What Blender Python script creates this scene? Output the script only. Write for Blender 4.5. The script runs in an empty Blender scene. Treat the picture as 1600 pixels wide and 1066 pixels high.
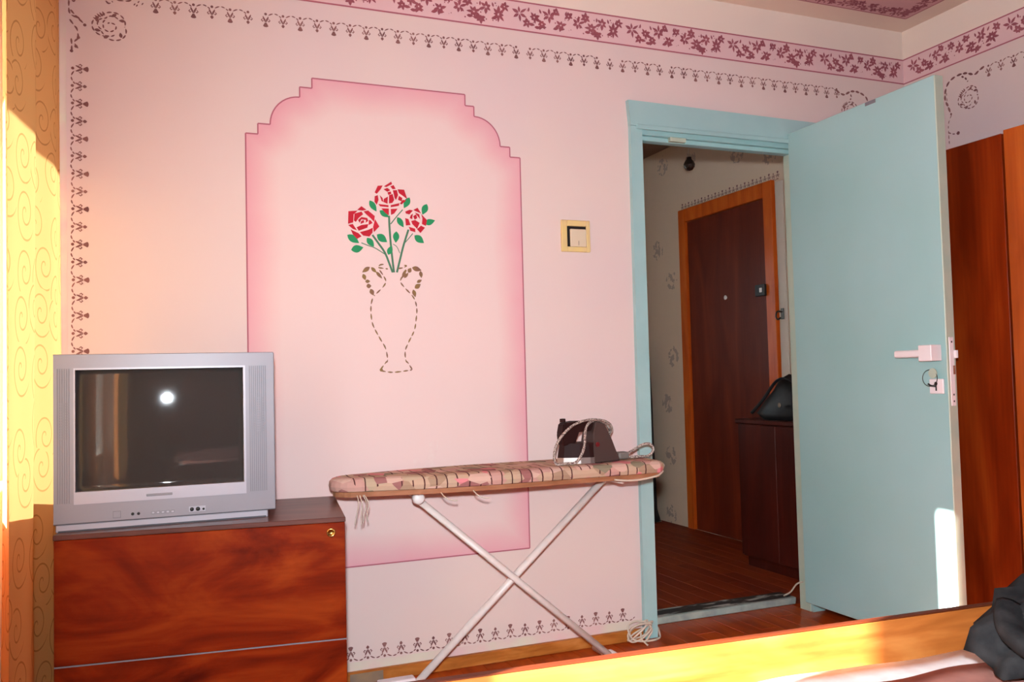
import bpy, bmesh, math, random
from mathutils import Vector, Matrix, geometry

random.seed(7)
S = bpy.context.scene
C = S.collection
PI = math.pi

# ---------------------------------------------------------------- camera
FPX = 1349.0
YAW, PITCH, ROLL = math.radians(22.21), math.radians(2.43), math.radians(-1.41)
CAM = Vector((0.0, -2.870, 0.989))
fwd = Vector((math.sin(YAW)*math.cos(PITCH), math.cos(YAW)*math.cos(PITCH), math.sin(PITCH)))
rt0 = Vector((math.cos(YAW), -math.sin(YAW), 0))
up0 = rt0.cross(fwd)
RT = math.cos(ROLL)*rt0 + math.sin(ROLL)*up0
UP = -math.sin(ROLL)*rt0 + math.cos(ROLL)*up0
cd = bpy.data.cameras.new('camera')
cam = bpy.data.objects.new('camera', cd)
C.objects.link(cam)
cd.sensor_width = 36.0
cd.lens = FPX*36.0/1600.0
cd.clip_start = 0.02
m = Matrix((RT, UP, -fwd)).transposed().to_4x4()
m.translation = CAM
cam.matrix_world = m
S.camera = cam

# ---------------------------------------------------------------- world, sun, flash, exposure
w = bpy.data.worlds.new('sky')
S.world = w
w.use_nodes = True
bgn = w.node_tree.nodes['Background']
bgn.inputs[0].default_value = (0.84, 0.92, 1.0, 1)
bgn.inputs[1].default_value = 9.0

SUN_DIR = Vector((1.0, 0.25, -0.41)).normalized()
sd = bpy.data.lights.new('sun', 'SUN')
sd.energy = 110.0
sd.angle = 0.01
sd.color = (1.0, 0.94, 0.86)
sun = bpy.data.objects.new('sun', sd)
C.objects.link(sun)
sun.rotation_euler = SUN_DIR.to_track_quat('-Z', 'Y').to_euler()
sun.location = (-3, -2, 3)

fd = bpy.data.lights.new('camera_flash', 'SPOT')      # the flash on top of the photographer's camera
fd.energy = 325.0
fd.spot_size = math.radians(112)
fd.spot_blend = 1.0
fd.shadow_soft_size = 0.035
fd.color = (0.91, 1.0, 1.08)
fl = bpy.data.objects.new('camera_flash', fd)
C.objects.link(fl)
fl.location = CAM + Vector((-0.02, -0.03, 0.14))
fl.rotation_euler = (fwd+RT*.22-UP*.12).to_track_quat('-Z', 'Y').to_euler()

S.view_settings.view_transform = 'Standard'
S.view_settings.look = 'None'
S.view_settings.exposure = 0.0
S.view_settings.gamma = 1.0
S.view_settings.use_curve_mapping = False


# ---------------------------------------------------------------- pixel helpers (photo pixel -> point on a real plane)
def pray(x, y):
    return fwd + RT*((x-800)/FPX) - UP*((y-533)/FPX)
def on_y(x, y, Y=0.0):
    d = pray(x, y); return CAM + d*((Y-CAM.y)/d.y)
def on_x(x, y, X):
    d = pray(x, y); return CAM + d*((X-CAM.x)/d.x)
def on_z(x, y, Z):
    d = pray(x, y); return CAM + d*((Z-CAM.z)/d.z)


# ---------------------------------------------------------------- materials
def lin(c):
    return tuple(((v/255)/12.92 if v/255 <= .04045 else ((v/255+.055)/1.055)**2.4) for v in c)

def mat(name, col, rough=.6, metal=0.0, spec=.5, col2=None, scale=5.0, stretch=(1, 1, 1), detail=4, bump=0.0, dist=0.0,
        lo=.35, hi=.65, coat=0.0, coord='Object'):
    M = bpy.data.materials.new(name)
    M.use_nodes = True
    nt = M.node_tree
    b = nt.nodes['Principled BSDF']
    b.inputs['Roughness'].default_value = rough
    b.inputs['Metallic'].default_value = metal
    b.inputs['Specular IOR Level'].default_value = spec
    b.inputs['Coat Weight'].default_value = coat
    b.inputs['Coat Roughness'].default_value = .08
    b.inputs['Base Color'].default_value = lin(col)+(1,)
    if col2 is not None or bump:
        tc = nt.nodes.new('ShaderNodeTexCoord')
        mp = nt.nodes.new('ShaderNodeMapping')
        mp.inputs['Scale'].default_value = stretch
        nz = nt.nodes.new('ShaderNodeTexNoise')
        nz.inputs['Scale'].default_value = scale
        nz.inputs['Detail'].default_value = detail
        nz.inputs['Distortion'].default_value = dist
        nt.links.new(tc.outputs[coord], mp.inputs[0])
        nt.links.new(mp.outputs[0], nz.inputs['Vector'])
        if col2 is not None:
            r = nt.nodes.new('ShaderNodeValToRGB')
            r.color_ramp.elements[0].position = lo
            r.color_ramp.elements[1].position = hi
            r.color_ramp.elements[0].color = lin(col)+(1,)
            r.color_ramp.elements[1].color = lin(col2)+(1,)
            nt.links.new(nz.outputs[0], r.inputs[0])
            nt.links.new(r.outputs[0], b.inputs['Base Color'])
        if bump:
            bp = nt.nodes.new('ShaderNodeBump')
            bp.inputs['Strength'].default_value = bump
            bp.inputs['Distance'].default_value = .004
            nt.links.new(nz.outputs[0], bp.inputs['Height'])
            nt.links.new(bp.outputs[0], b.inputs['Normal'])
    return M

def wood(name, ca, cb, cc, axis='x', rough=.3, coat=.3, scale=2.2, figure=1.2, lo=.3, hi=.72, jitter=False, ratio=5, grain=.22):
    """veneer: a broad flame figure with fine grain along the axis"""
    M = bpy.data.materials.new(name)
    M.use_nodes = True
    nt = M.node_tree
    b = nt.nodes['Principled BSDF']
    b.inputs['Roughness'].default_value = rough
    b.inputs['Coat Weight'].default_value = coat*.35
    b.inputs['Specular IOR Level'].default_value = .2
    b.inputs['Coat Roughness'].default_value = .12
    tc = nt.nodes.new('ShaderNodeTexCoord')
    q = ratio
    st = {'x': (1, q, q), 'y': (q, 1, q), 'z': (q, q, 1)}[axis]
    fine = {'x': (2, 70, 70), 'y': (70, 2, 70), 'z': (70, 70, 2)}[axis]
    src = tc.outputs['Object']
    if jitter:
        oi = nt.nodes.new('ShaderNodeObjectInfo')
        va = nt.nodes.new('ShaderNodeVectorMath')
        va.operation = 'MULTIPLY_ADD'
        cmb = nt.nodes.new('ShaderNodeCombineXYZ')
        for i in range(3):
            nt.links.new(oi.outputs['Random'], cmb.inputs[i])
        va.inputs[1].default_value = (19, 13, 7)
        nt.links.new(cmb.outputs[0], va.inputs[0])
        nt.links.new(tc.outputs['Object'], va.inputs[2])
        src = va.outputs[0]
    mp = nt.nodes.new('ShaderNodeMapping'); mp.inputs['Scale'].default_value = st
    nz = nt.nodes.new('ShaderNodeTexNoise'); nz.inputs['Scale'].default_value = scale
    nz.inputs['Detail'].default_value = 5; nz.inputs['Distortion'].default_value = figure
    mp2 = nt.nodes.new('ShaderNodeMapping'); mp2.inputs['Scale'].default_value = fine
    n2 = nt.nodes.new('ShaderNodeTexNoise'); n2.inputs['Scale'].default_value = 1.5; n2.inputs['Detail'].default_value = 2
    nt.links.new(src, mp.inputs[0]); nt.links.new(src, mp2.inputs[0])
    nt.links.new(mp.outputs[0], nz.inputs['Vector']); nt.links.new(mp2.outputs[0], n2.inputs['Vector'])
    ad = nt.nodes.new('ShaderNodeMath'); ad.operation = 'MULTIPLY_ADD'
    ad.inputs[1].default_value = grain
    nt.links.new(n2.outputs[0], ad.inputs[0]); nt.links.new(nz.outputs[0], ad.inputs[2])
    sb = nt.nodes.new('ShaderNodeMath'); sb.operation = 'SUBTRACT'; sb.inputs[1].default_value = grain/2
    nt.links.new(ad.outputs[0], sb.inputs[0])
    last = sb.outputs[0]
    if jitter:
        a2 = nt.nodes.new('ShaderNodeMath'); a2.operation = 'MULTIPLY_ADD'; a2.inputs[1].default_value = .22
        s2 = nt.nodes.new('ShaderNodeMath'); s2.operation = 'SUBTRACT'; s2.inputs[1].default_value = .11
        nt.links.new(oi.outputs['Random'], a2.inputs[0]); nt.links.new(last, a2.inputs[2])
        nt.links.new(a2.outputs[0], s2.inputs[0]); last = s2.outputs[0]
    r = nt.nodes.new('ShaderNodeValToRGB')
    r.color_ramp.elements[0].position = lo; r.color_ramp.elements[0].color = lin(ca)+(1,)
    r.color_ramp.elements[1].position = hi; r.color_ramp.elements[1].color = lin(cc)+(1,)
    e = r.color_ramp.elements.new((lo+hi)/2); e.color = lin(cb)+(1,)
    nt.links.new(last, r.inputs[0])
    nt.links.new(r.outputs[0], b.inputs['Base Color'])
    return M

def N(nt, t, **kw):
    n = nt.nodes.new(t)
    for k, v in kw.items():
        setattr(n, k, v)
    return n

def math_node(nt, op, a, b=None, c=None):
    n = nt.nodes.new('ShaderNodeMath'); n.operation = op
    for i, v in enumerate((a, b, c)):
        if v is None: continue
        if isinstance(v, (int, float)): n.inputs[i].default_value = v
        else: nt.links.new(v, n.inputs[i])
    return n.outputs[0]

MT = {}
MT['wall'] = mat('pink_wall_paint', (219, 197, 194), .75, spec=.25, col2=(222, 201, 193), scale=1.6, detail=3, bump=.06)
MT['cream'] = mat('cream_wall_paint', (234, 216, 203), .8, spec=.2, col2=(229, 211, 199), scale=2, detail=2)
MT['ceiling'] = mat('ceiling_whitewash', (238, 214, 196), .85, spec=.15, col2=(232, 206, 190), scale=1.5)
MT['ceil_pink'] = mat('ceiling_pink', (208, 156, 156), .85, spec=.15, col2=(214, 164, 164), scale=2)
MT['band'] = mat('frieze_pink', (226, 190, 190), .75, spec=.2, col2=(222, 185, 187), scale=4)
MT['stencil'] = mat('stencil_maroon', (142, 74, 84), .7, spec=.2, col2=(160, 92, 100), scale=14)
MT['stencil_brown'] = mat('stencil_brown', (112, 70, 70), .7, spec=.2, col2=(150, 106, 100), scale=9)
MT['line'] = mat('painted_line', (172, 98, 110), .7, spec=.2)
MT['pale_strip'] = mat('bare_primer', (216, 208, 190), .85, spec=.15, col2=(222, 190, 188), scale=9, detail=5)
MT['rose'] = mat('rose_red_paint', (178, 18, 40), .6, spec=.25, col2=(190, 30, 50), scale=12)
MT['leaf'] = mat('leaf_green_paint', (36, 140, 88), .6, spec=.25)
MT['stem'] = mat('stem_green_paint', (72, 118, 88), .6, spec=.25)
MT['vase'] = mat('vase_bronze_paint', (126, 88, 76), .6, spec=.25, col2=(138, 110, 58), scale=18)
MT['door'] = mat('turquoise_gloss_paint', (152, 190, 188), .33, spec=.5, col2=(158, 194, 194), scale=2.5, detail=2, bump=.03)
MT['door_edge'] = mat('door_edge_paint', (172, 186, 168), .5, col2=(184, 190, 170), scale=12)
MT['frame'] = mat('frame_turquoise', (152, 190, 190), .4, col2=(160, 196, 195), scale=6, bump=.05)
MT['white_metal'] = mat('white_enamel', (232, 224, 220), .35)
MT['ivory_tube'] = mat('ivory_tube', (226, 214, 208), .35, col2=(214, 196, 186), scale=18, lo=.5, hi=.8)
MT['white_plastic'] = mat('white_plastic', (236, 222, 222), .4)
MT['dark_metal'] = mat('dark_metal', (70, 66, 62), .4, metal=.8)
MT['chrome'] = mat('chrome', (190, 186, 180), .2, metal=1)
MT['brass'] = mat('brass', (196, 164, 90), .25, metal=1)
MT['black'] = mat('black_plastic', (16, 14, 14), .5)
MT['black_cloth'] = mat('black_cloth', (44, 42, 42), .9, spec=.1, col2=(26, 25, 26), scale=30, bump=.3)
MT['dark_bag'] = mat('black_leather', (12, 11, 12), .55, col2=(20, 18, 18), scale=30, bump=.3)
MT['silver'] = mat('silver_plastic', (122, 116, 123), .4, metal=.05, col2=(126, 120, 127), scale=3)
MT['silver_light'] = mat('silver_plastic_light', (156, 151, 160), .35, metal=.05)
MT['silver_dark'] = mat('grey_plastic_housing', (116, 112, 118), .5)
MT['tv_rib'] = mat('grille_grey', (106, 101, 108), .5)
MT['tv_gap'] = mat('dark_seam', (52, 50, 58), .6)
MT['screen'] = mat('picture_tube_glass', (76, 72, 70), .045, spec=.65)
MT['dresser'] = wood('walnut_veneer_dresser', (70, 12, 2), (112, 31, 5), (138, 53, 14), 'x', .4, .0, 2.4, 2.2, .28, .7, ratio=2.6, grain=.10)
for k_ in ('Specular IOR Level',): MT['dresser'].node_tree.nodes['Principled BSDF'].inputs[k_].default_value = .06
MT['dresser_top'] = wood('dresser_top_varnish', (74, 40, 34), (92, 54, 46), (112, 68, 56), 'x', .35, .2)
MT['wardrobe'] = wood('mahogany_wardrobe', (104, 28, 4), (132, 42, 8), (152, 58, 14), 'z', .3, .25, 1.6, .6)
MT['wardrobe_lit'] = wood('lit_wardrobe_veneer', (140, 56, 12), (168, 74, 18), (186, 92, 28), 'z', .32, .2, 1.8, .6)  # lit copy of the wardrobe wood: stronger light painted into the colour
MT['bed'] = wood('bed_veneer', (140, 74, 28), (170, 96, 42), (192, 122, 62), 'x', .4, .1, 3, 1.2)
MT['bed_dark'] = wood('bed_edge', (66, 24, 10), (84, 34, 14), (98, 44, 20), 'x', .5, .05)
MT['plank'] = wood('parquet_oak', (140, 46, 8), (166, 62, 14), (186, 84, 24), 'y', .32, .2, 3, .6, jitter=True)
MT['plank_hall'] = wood('parquet_hall', (116, 36, 6), (132, 46, 10), (146, 58, 16), 'y', .55, .05, 3, .6, jitter=True)
MT['floor_base'] = mat('floor_joint', (60, 24, 10), .6)
MT['base_wood'] = wood('skirting_wood', (150, 84, 30), (180, 108, 44), (196, 128, 66), 'x', .5, .05, 6, .8)
MT['deck_wood'] = wood('plywood_deck', (140, 88, 58), (164, 108, 76), (176, 122, 92), 'x', .6, 0, 6, .8)
MT['hall_door'] = wood('entry_door_veneer', (88, 28, 12), (104, 36, 16), (122, 46, 22), 'z', .5, .05, 1.5, .8)
MT['hall_frame'] = wood('entry_frame_varnish', (186, 74, 18), (206, 90, 26), (216, 106, 36), 'z', .4, .15, 3, .5)
MT['hall_cab'] = wood('hall_cabinet_veneer', (58, 14, 8), (70, 20, 12), (84, 28, 16), 'z', .4, .15, 2, .5)
MT['cord_pale'] = mat('pale_cord', (206, 190, 172), .6)
MT['yellow'] = mat('yellowed_plastic', (226, 200, 130), .45, col2=(220, 190, 138), scale=20)
MT['rocker'] = mat('aged_rocker', (216, 198, 170), .45)
MT['iron_body'] = mat('maroon_bakelite', (42, 19, 17), .55, spec=.12)
MT['lamp_red'] = mat('dull_red_lens', (104, 22, 28), .4)
MT['plug_grey'] = mat('worn_plug', (122, 110, 102), .6)
MT['iron_grey'] = mat('brown_bakelite', (72, 54, 50), .5, spec=.2)
MT['iron_sole'] = mat('iron_steel', (190, 178, 172), .28, metal=.85)
MT['sheet'] = mat('white_sheet', (232, 228, 226), .9, spec=.1, col2=(214, 208, 206), scale=20, bump=.3)
MT['blanket'] = mat('dusky_pink_quilt', (168, 116, 104), .9, spec=.1, col2=(146, 96, 88), scale=14, bump=.5)
MT['mattress'] = mat('mattress_ticking', (200, 184, 170), .9, spec=.1, col2=(188, 170, 158), scale=30)
MT['outside'] = mat('added_slab_concrete', (170, 166, 160), .9, col2=(150, 146, 142), scale=8)
MT['window_frame'] = mat('window_white_paint', (232, 230, 224), .4)
MT['worn'] = mat('worn_threshold', (40, 34, 30), .7, col2=(176, 176, 168), scale=9, stretch=(1, 3, 1), lo=.52, hi=.62)
MT['thresh'] = mat('threshold_strip', (168, 176, 166), .5, col2=(140, 150, 146), scale=20)
MT['dirt'] = mat('grey_grime', (120, 104, 92), .8, col2=(150, 122, 92), scale=14)
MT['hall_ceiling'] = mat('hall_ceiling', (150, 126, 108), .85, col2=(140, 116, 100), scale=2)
MT['lintel'] = mat('shaded_lintel', (140, 100, 70), .85, col2=(128, 92, 66), scale=8)  # brown holds the shadow on the lintel's underside
MT['bulb'] = mat('bulb_glass', (40, 30, 26), .08, spec=.8)

def glass_mat():
    M = bpy.data.materials.new('window_glass'); M.use_nodes = True
    nt = M.node_tree; nt.nodes.remove(nt.nodes['Principled BSDF'])
    t = N(nt, 'ShaderNodeBsdfTransparent'); t.inputs[0].default_value = (.95, .97, .97, 1)
    g = N(nt, 'ShaderNodeBsdfGlossy'); g.inputs['Roughness'].default_value = .02
    mx = N(nt, 'ShaderNodeMixShader'); mx.inputs[0].default_value = .06
    nt.links.new(t.outputs[0], mx.inputs[1]); nt.links.new(g.outputs[0], mx.inputs[2])
    nt.links.new(mx.outputs[0], nt.nodes['Material Output'].inputs[0])
    return M
MT['glass'] = glass_mat()

def wallpaper():
    """pale hall wallpaper with faint grey leaf-shaped prints"""
    M = bpy.data.materials.new('hall_wallpaper'); M.use_nodes = True
    nt = M.node_tree; b = nt.nodes['Principled BSDF']; b.inputs['Roughness'].default_value = .85
    b.inputs['Specular IOR Level'].default_value = .15
    tc = N(nt, 'ShaderNodeTexCoord'); sp = N(nt, 'ShaderNodeSeparateXYZ')
    nt.links.new(tc.outputs['Object'], sp.inputs[0])
    cb = N(nt, 'ShaderNodeCombineXYZ')
    u = math_node(nt, 'ADD', sp.outputs[0], sp.outputs[1])
    nt.links.new(u, cb.inputs[0]); nt.links.new(sp.outputs[2], cb.inputs[1])
    nz = N(nt, 'ShaderNodeTexNoise'); nz.inputs['Scale'].default_value = 30
    vo = N(nt, 'ShaderNodeTexVoronoi'); vo.voronoi_dimensions = '2D'; vo.inputs['Scale'].default_value = 2.7
    vo.inputs['Randomness'].default_value = .55
    ofs = N(nt, 'ShaderNodeVectorMath'); ofs.operation = 'MULTIPLY_ADD'
    ofs.inputs[1].default_value = (.05, .05, 0)
    nt.links.new(nz.outputs['Color'], ofs.inputs[0]); nt.links.new(cb.outputs[0], ofs.inputs[2])
    nt.links.new(ofs.outputs[0], vo.inputs['Vector']); nt.links.new(cb.outputs[0], nz.inputs['Vector'])
    d = vo.outputs['Distance']
    m1 = math_node(nt, 'LESS_THAN', d, .17)
    n2 = N(nt, 'ShaderNodeTexNoise'); n2.inputs['Scale'].default_value = 26
    nt.links.new(cb.outputs[0], n2.inputs['Vector'])
    m2 = math_node(nt, 'GREATER_THAN', n2.outputs[0], .5)
    mm = math_node(nt, 'MULTIPLY', m1, m2)
    mx = N(nt, 'ShaderNodeMix', data_type='RGBA')
    nt.links.new(mm, mx.inputs[0])
    mx.inputs[6].default_value = lin((222, 196, 170))+(1,); mx.inputs[7].default_value = lin((184, 162, 146))+(1,)
    nt.links.new(mx.outputs[2], b.inputs['Base Color'])
    return M
MT['wallpaper'] = wallpaper()

def niche_mat():
    """airbrushed niche: deep pink at the painted outline fading to the wall's pale pink"""
    M = bpy.data.materials.new('airbrushed_niche'); M.use_nodes = True
    nt = M.node_tree; b = nt.nodes['Principled BSDF']; b.inputs['Roughness'].default_value = .72
    b.inputs['Specular IOR Level'].default_value = .2
    at = N(nt, 'ShaderNodeAttribute'); at.attribute_name = 'edge'
    tc = N(nt, 'ShaderNodeTexCoord')
    nz = N(nt, 'ShaderNodeTexNoise'); nz.inputs['Scale'].default_value = 5; nz.inputs['Detail'].default_value = 2
    nt.links.new(tc.outputs['Object'], nz.inputs['Vector'])
    k = math_node(nt, 'MULTIPLY_ADD', nz.outputs[0], .05, -.025)
    s = math_node(nt, 'ADD', at.outputs['Fac'], k)
    r = N(nt, 'ShaderNodeValToRGB')
    el = r.color_ramp.elements
    el[0].position = 0; el[0].color = lin((222, 164, 172))+(1,)
    el[1].position = .11; el[1].color = lin((226, 200, 195))+(1,)
    e = el.new(.035); e.color = lin((224, 176, 179))+(1,)
    e = el.new(.075); e.color = lin((226, 191, 188))+(1,)
    nt.links.new(s, r.inputs[0]); nt.links.new(r.outputs[0], b.inputs['Base Color'])
    return M
MT['niche'] = niche_mat()

def curtain_mat():
    """orange curtain cloth with a darker scroll print; thin enough to let sun through"""
    M = bpy.data.materials.new('orange_scroll_curtain'); M.use_nodes = True
    nt = M.node_tree; nt.nodes.remove(nt.nodes['Principled BSDF'])
    uv = N(nt, 'ShaderNodeUVMap'); uv.uv_map = 'cloth'
    vo = N(nt, 'ShaderNodeTexVoronoi'); vo.voronoi_dimensions = '2D'; vo.inputs['Scale'].default_value = 1.0
    vo.inputs['Randomness'].default_value = .6
    mp = N(nt, 'ShaderNodeMapping'); mp.inputs['Scale'].default_value = (10, 7.5, 1)
    nt.links.new(uv.outputs[0], mp.inputs[0]); nt.links.new(mp.outputs[0], vo.inputs['Vector'])
    sub = N(nt, 'ShaderNodeVectorMath'); sub.operation = 'SUBTRACT'
    nt.links.new(mp.outputs[0], sub.inputs[0]); nt.links.new(vo.outputs['Position'], sub.inputs[1])
    sp = N(nt, 'ShaderNodeSeparateXYZ'); nt.links.new(sub.outputs[0], sp.inputs[0])
    r2 = N(nt, 'ShaderNodeVectorMath'); r2.operation = 'LENGTH'; nt.links.new(sub.outputs[0], r2.inputs[0])
    th = math_node(nt, 'ARCTAN2', sp.outputs[1], sp.outputs[0])
    tn = math_node(nt, 'MULTIPLY', th, .5/math.pi)
    sc = math_node(nt, 'MULTIPLY', r2.outputs['Value'], 3.6)
    df = math_node(nt, 'SUBTRACT', sc, tn)
    fr = math_node(nt, 'FRACT', df)
    ce = math_node(nt, 'SUBTRACT', fr, .5)
    ab = math_node(nt, 'ABSOLUTE', ce)
    ln = math_node(nt, 'LESS_THAN', ab, .06)
    far = math_node(nt, 'LESS_THAN', r2.outputs['Value'], .52)
    msk = math_node(nt, 'MULTIPLY', ln, far)
    msk = math_node(nt, 'MULTIPLY', msk, .6)
    mx = N(nt, 'ShaderNodeMix', data_type='RGBA'); nt.links.new(msk, mx.inputs[0])
    mx.inputs[6].default_value = lin((196, 130, 78))+(1,); mx.inputs[7].default_value = lin((126, 72, 38))+(1,)
    df_ = N(nt, 'ShaderNodeBsdfDiffuse'); tr = N(nt, 'ShaderNodeBsdfTranslucent')
    mt_ = N(nt, 'ShaderNodeMix', data_type='RGBA'); nt.links.new(msk, mt_.inputs[0])     # thin dyed cloth: paler where light comes through
    mt_.inputs[6].default_value = lin((240, 200, 130))+(1,); mt_.inputs[7].default_value = lin((196, 140, 76))+(1,)
    nt.links.new(mx.outputs[2], df_.inputs[0]); nt.links.new(mt_.outputs[2], tr.inputs[0])
    ms = N(nt, 'ShaderNodeMixShader'); ms.inputs[0].default_value = .055
    nt.links.new(df_.outputs[0], ms.inputs[1]); nt.links.new(tr.outputs[0], ms.inputs[2])
    nt.links.new(ms.outputs[0], nt.nodes['Material Output'].inputs[0])
    return M
MT['curtain'] = curtain_mat()

def cover_mat():
    """ironing board cloth: beige patchwork print with mauve and red patches, dark dashes and green spots"""
    M = bpy.data.materials.new('patchwork_cover'); M.use_nodes = True
    nt = M.node_tree; b = nt.nodes['Principled BSDF']; b.inputs['Roughness'].default_value = .9
    b.inputs['Specular IOR Level'].default_value = .1
    tc = N(nt, 'ShaderNodeTexCoord')
    mp = N(nt, 'ShaderNodeMapping'); mp.inputs['Scale'].default_value = (1, .8, 1.6)
    nt.links.new(tc.outputs['Object'], mp.inputs[0])
    vo = N(nt, 'ShaderNodeTexVoronoi'); vo.inputs['Scale'].default_value = 22; nt.links.new(mp.outputs[0], vo.inputs['Vector'])
    bw = N(nt, 'ShaderNodeSeparateColor'); nt.links.new(vo.outputs['Color'], bw.inputs[0])
    r = N(nt, 'ShaderNodeValToRGB'); r.color_ramp.interpolation = 'CONSTANT'
    el = r.color_ramp.elements
    cols = [(0, (190, 160, 136)), (.22, (204, 168, 152)), (.38, (168, 138, 114)), (.5, (194, 150, 138)), (.62, (156, 104, 100)),
            (.72, (186, 162, 136)), (.84, (140, 128, 106)), (.9, (214, 132, 136)), (.96, (188, 166, 140))]
    el[0].position, el[0].color = cols[0][0], lin(cols[0][1])+(1,)
    el[1].position, el[1].color = cols[1][0], lin(cols[1][1])+(1,)
    for p, c in cols[2:]:
        e = el.new(p); e.color = lin(c)+(1,)
    nt.links.new(bw.outputs[0], r.inputs[0])
    wv = N(nt, 'ShaderNodeTexWave'); wv.inputs['Scale'].default_value = 9; wv.inputs['Distortion'].default_value = 2.5
    wv.inputs['Detail'].default_value = 1
    nt.links.new(tc.outputs['Object'], wv.inputs['Vector'])
    s1 = math_node(nt, 'GREATER_THAN', wv.outputs['Fac'], .965)
    gate = math_node(nt, 'GREATER_THAN', bw.outputs[1], .5)
    k = math_node(nt, 'MULTIPLY', s1, gate)
    mx = N(nt, 'ShaderNodeMix', data_type='RGBA'); nt.links.new(k, mx.inputs[0])
    nt.links.new(r.outputs[0], mx.inputs[6]); mx.inputs[7].default_value = lin((84, 50, 48))+(1,)
    nt.links.new(mx.outputs[2], b.inputs['Base Color'])
    return M
MT['cover'] = cover_mat()

def braid_mat():
    M = bpy.data.materials.new('braided_cord'); M.use_nodes = True
    nt = M.node_tree; b = nt.nodes['Principled BSDF']; b.inputs['Roughness'].default_value = .8
    tc = N(nt, 'ShaderNodeTexCoord')
    ck = N(nt, 'ShaderNodeTexVoronoi'); ck.inputs['Scale'].default_value = 420
    nt.links.new(tc.outputs['Object'], ck.inputs['Vector'])
    s = N(nt, 'ShaderNodeSeparateColor'); nt.links.new(ck.outputs['Color'], s.inputs[0])
    g = math_node(nt, 'GREATER_THAN', s.outputs[0], .5)
    mx = N(nt, 'ShaderNodeMix', data_type='RGBA'); nt.links.new(g, mx.inputs[0])
    mx.inputs[6].default_value = lin((196, 180, 168))+(1,); mx.inputs[7].default_value = lin((104, 84, 80))+(1,)
    nt.links.new(mx.outputs[2], b.inputs['Base Color'])
    return M
MT['braid'] = braid_mat()


# ---------------------------------------------------------------- mesh helpers
def mesh_of(bm, name, smooth=False):
    bmesh.ops.recalc_face_normals(bm, faces=bm.faces)
    me = bpy.data.meshes.new(name)
    bm.to_mesh(me); bm.free()
    if smooth:
        for p in me.polygons: p.use_smooth = True
    return me

def obj(name, bm, m, parent=None, smooth=False, me=None):
    if me is None: me = mesh_of(bm, name, smooth)
    if m is not None and not me.materials: me.materials.append(m if not isinstance(m, str) else MT[m])
    o = bpy.data.objects.new(name, me)
    C.objects.link(o)
    if parent is not None: o.parent = parent
    return o

def tag(o, label, cat, group=None):
    o['label'] = label; o['category'] = cat
    if group: o['group'] = group
    return o

def thing(name, label, cat, loc=(0, 0, 0), rz=0.0, group=None):
    o = bpy.data.objects.new(name, None); C.objects.link(o)
    o.location = loc; o.rotation_euler = (0, 0, rz); o.empty_display_size = .1
    return tag(o, label, cat, group)

def struct(o, label=None):
    o['kind'] = 'structure'
    if label: o['label'] = label
    return o

def sgroup(name, label=None, loc=(0, 0, 0)):
    o = bpy.data.objects.new(name, None); C.objects.link(o); o.location = loc; o.empty_display_size = .1
    return struct(o, label)

def box(bm, a, b, bev=0.0, seg=1, M=None):
    a, b = Vector(a), Vector(b)
    vs = [bm.verts.new((x, y, z)) for z in (a.z, b.z) for y in (a.y, b.y) for x in (a.x, b.x)]
    fs = [bm.faces.new([vs[i] for i in q]) for q in ((0, 2, 3, 1), (4, 5, 7, 6), (0, 1, 5, 4), (2, 6, 7, 3), (0, 4, 6, 2), (1, 3, 7, 5))]
    if bev:
        es = list({e for f in fs for e in f.edges})
        r = bmesh.ops.bevel(bm, geom=es, offset=bev, segments=seg, affect='EDGES', profile=.5)
        vs = list({v for f in r['faces'] for v in f.verts} | {v for v in vs if v.is_valid})
    if M is not None:
        bmesh.ops.transform(bm, matrix=M, verts=vs)
    return vs

def bx(name, a, b, m, parent=None, bev=0.0, seg=1, M=None):
    bm = bmesh.new(); box(bm, a, b, bev, seg, M)
    return obj(name, bm, m, parent)

def prism(bm, poly, f0, f1):
    """poly: list of 2D points; f0,f1 map a 2D point to the two end faces"""
    a = [bm.verts.new(f0(p)) for p in poly]; b = [bm.verts.new(f1(p)) for p in poly]
    n = len(poly)
    for i in range(n):
        bm.faces.new((a[i], a[(i+1) % n], b[(i+1) % n], b[i]))
    bm.faces.new(a[::-1]); bm.faces.new(b)
    return a+b

def tube(bm, pts, r, seg=8, close=False, flat=1.0):
    pts = [Vector(p) for p in pts]
    n = len(pts); rings = []
    prev = None
    for i, p in enumerate(pts):
        if close: t = pts[(i+1) % n]-pts[i-1]
        else: t = pts[min(i+1, n-1)]-pts[max(i-1, 0)]
        t.normalize()
        if prev is None:
            u = t.orthogonal().normalized()
        else:
            u = (prev - t*prev.dot(t)).normalized()
        prev = u
        v = t.cross(u)
        rr = r[i] if isinstance(r, (list, tuple)) else r
        rings.append([bm.verts.new(p+u*(rr*math.cos(2*PI*k/seg))+v*(rr*flat*math.sin(2*PI*k/seg))) for k in range(seg)])
    for i in range(n if close else n-1):
        A, B = rings[i], rings[(i+1) % n]
        for k in range(seg):
            bm.faces.new((A[k], A[(k+1) % seg], B[(k+1) % seg], B[k]))
    if not close:
        bm.faces.new(rings[0][::-1]); bm.faces.new(rings[-1])

def spline(pts, n=6, close=False):
    P = [Vector(p) for p in pts]; out = []; L = len(P)
    for i in range(L if close else L-1):
        if close: a, b, c, d = P[i-1], P[i], P[(i+1) % L], P[(i+2) % L]
        else: a, b, c, d = P[max(i-1, 0)], P[i], P[i+1], P[min(i+2, L-1)]
        for k in range(n):
            t = k/n
            out.append(.5*((2*b)+(c-a)*t+(2*a-5*b+4*c-d)*t*t+(3*b-a-3*c+d)*t*t*t))
    if not close: out.append(P[-1])
    return out

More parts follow.
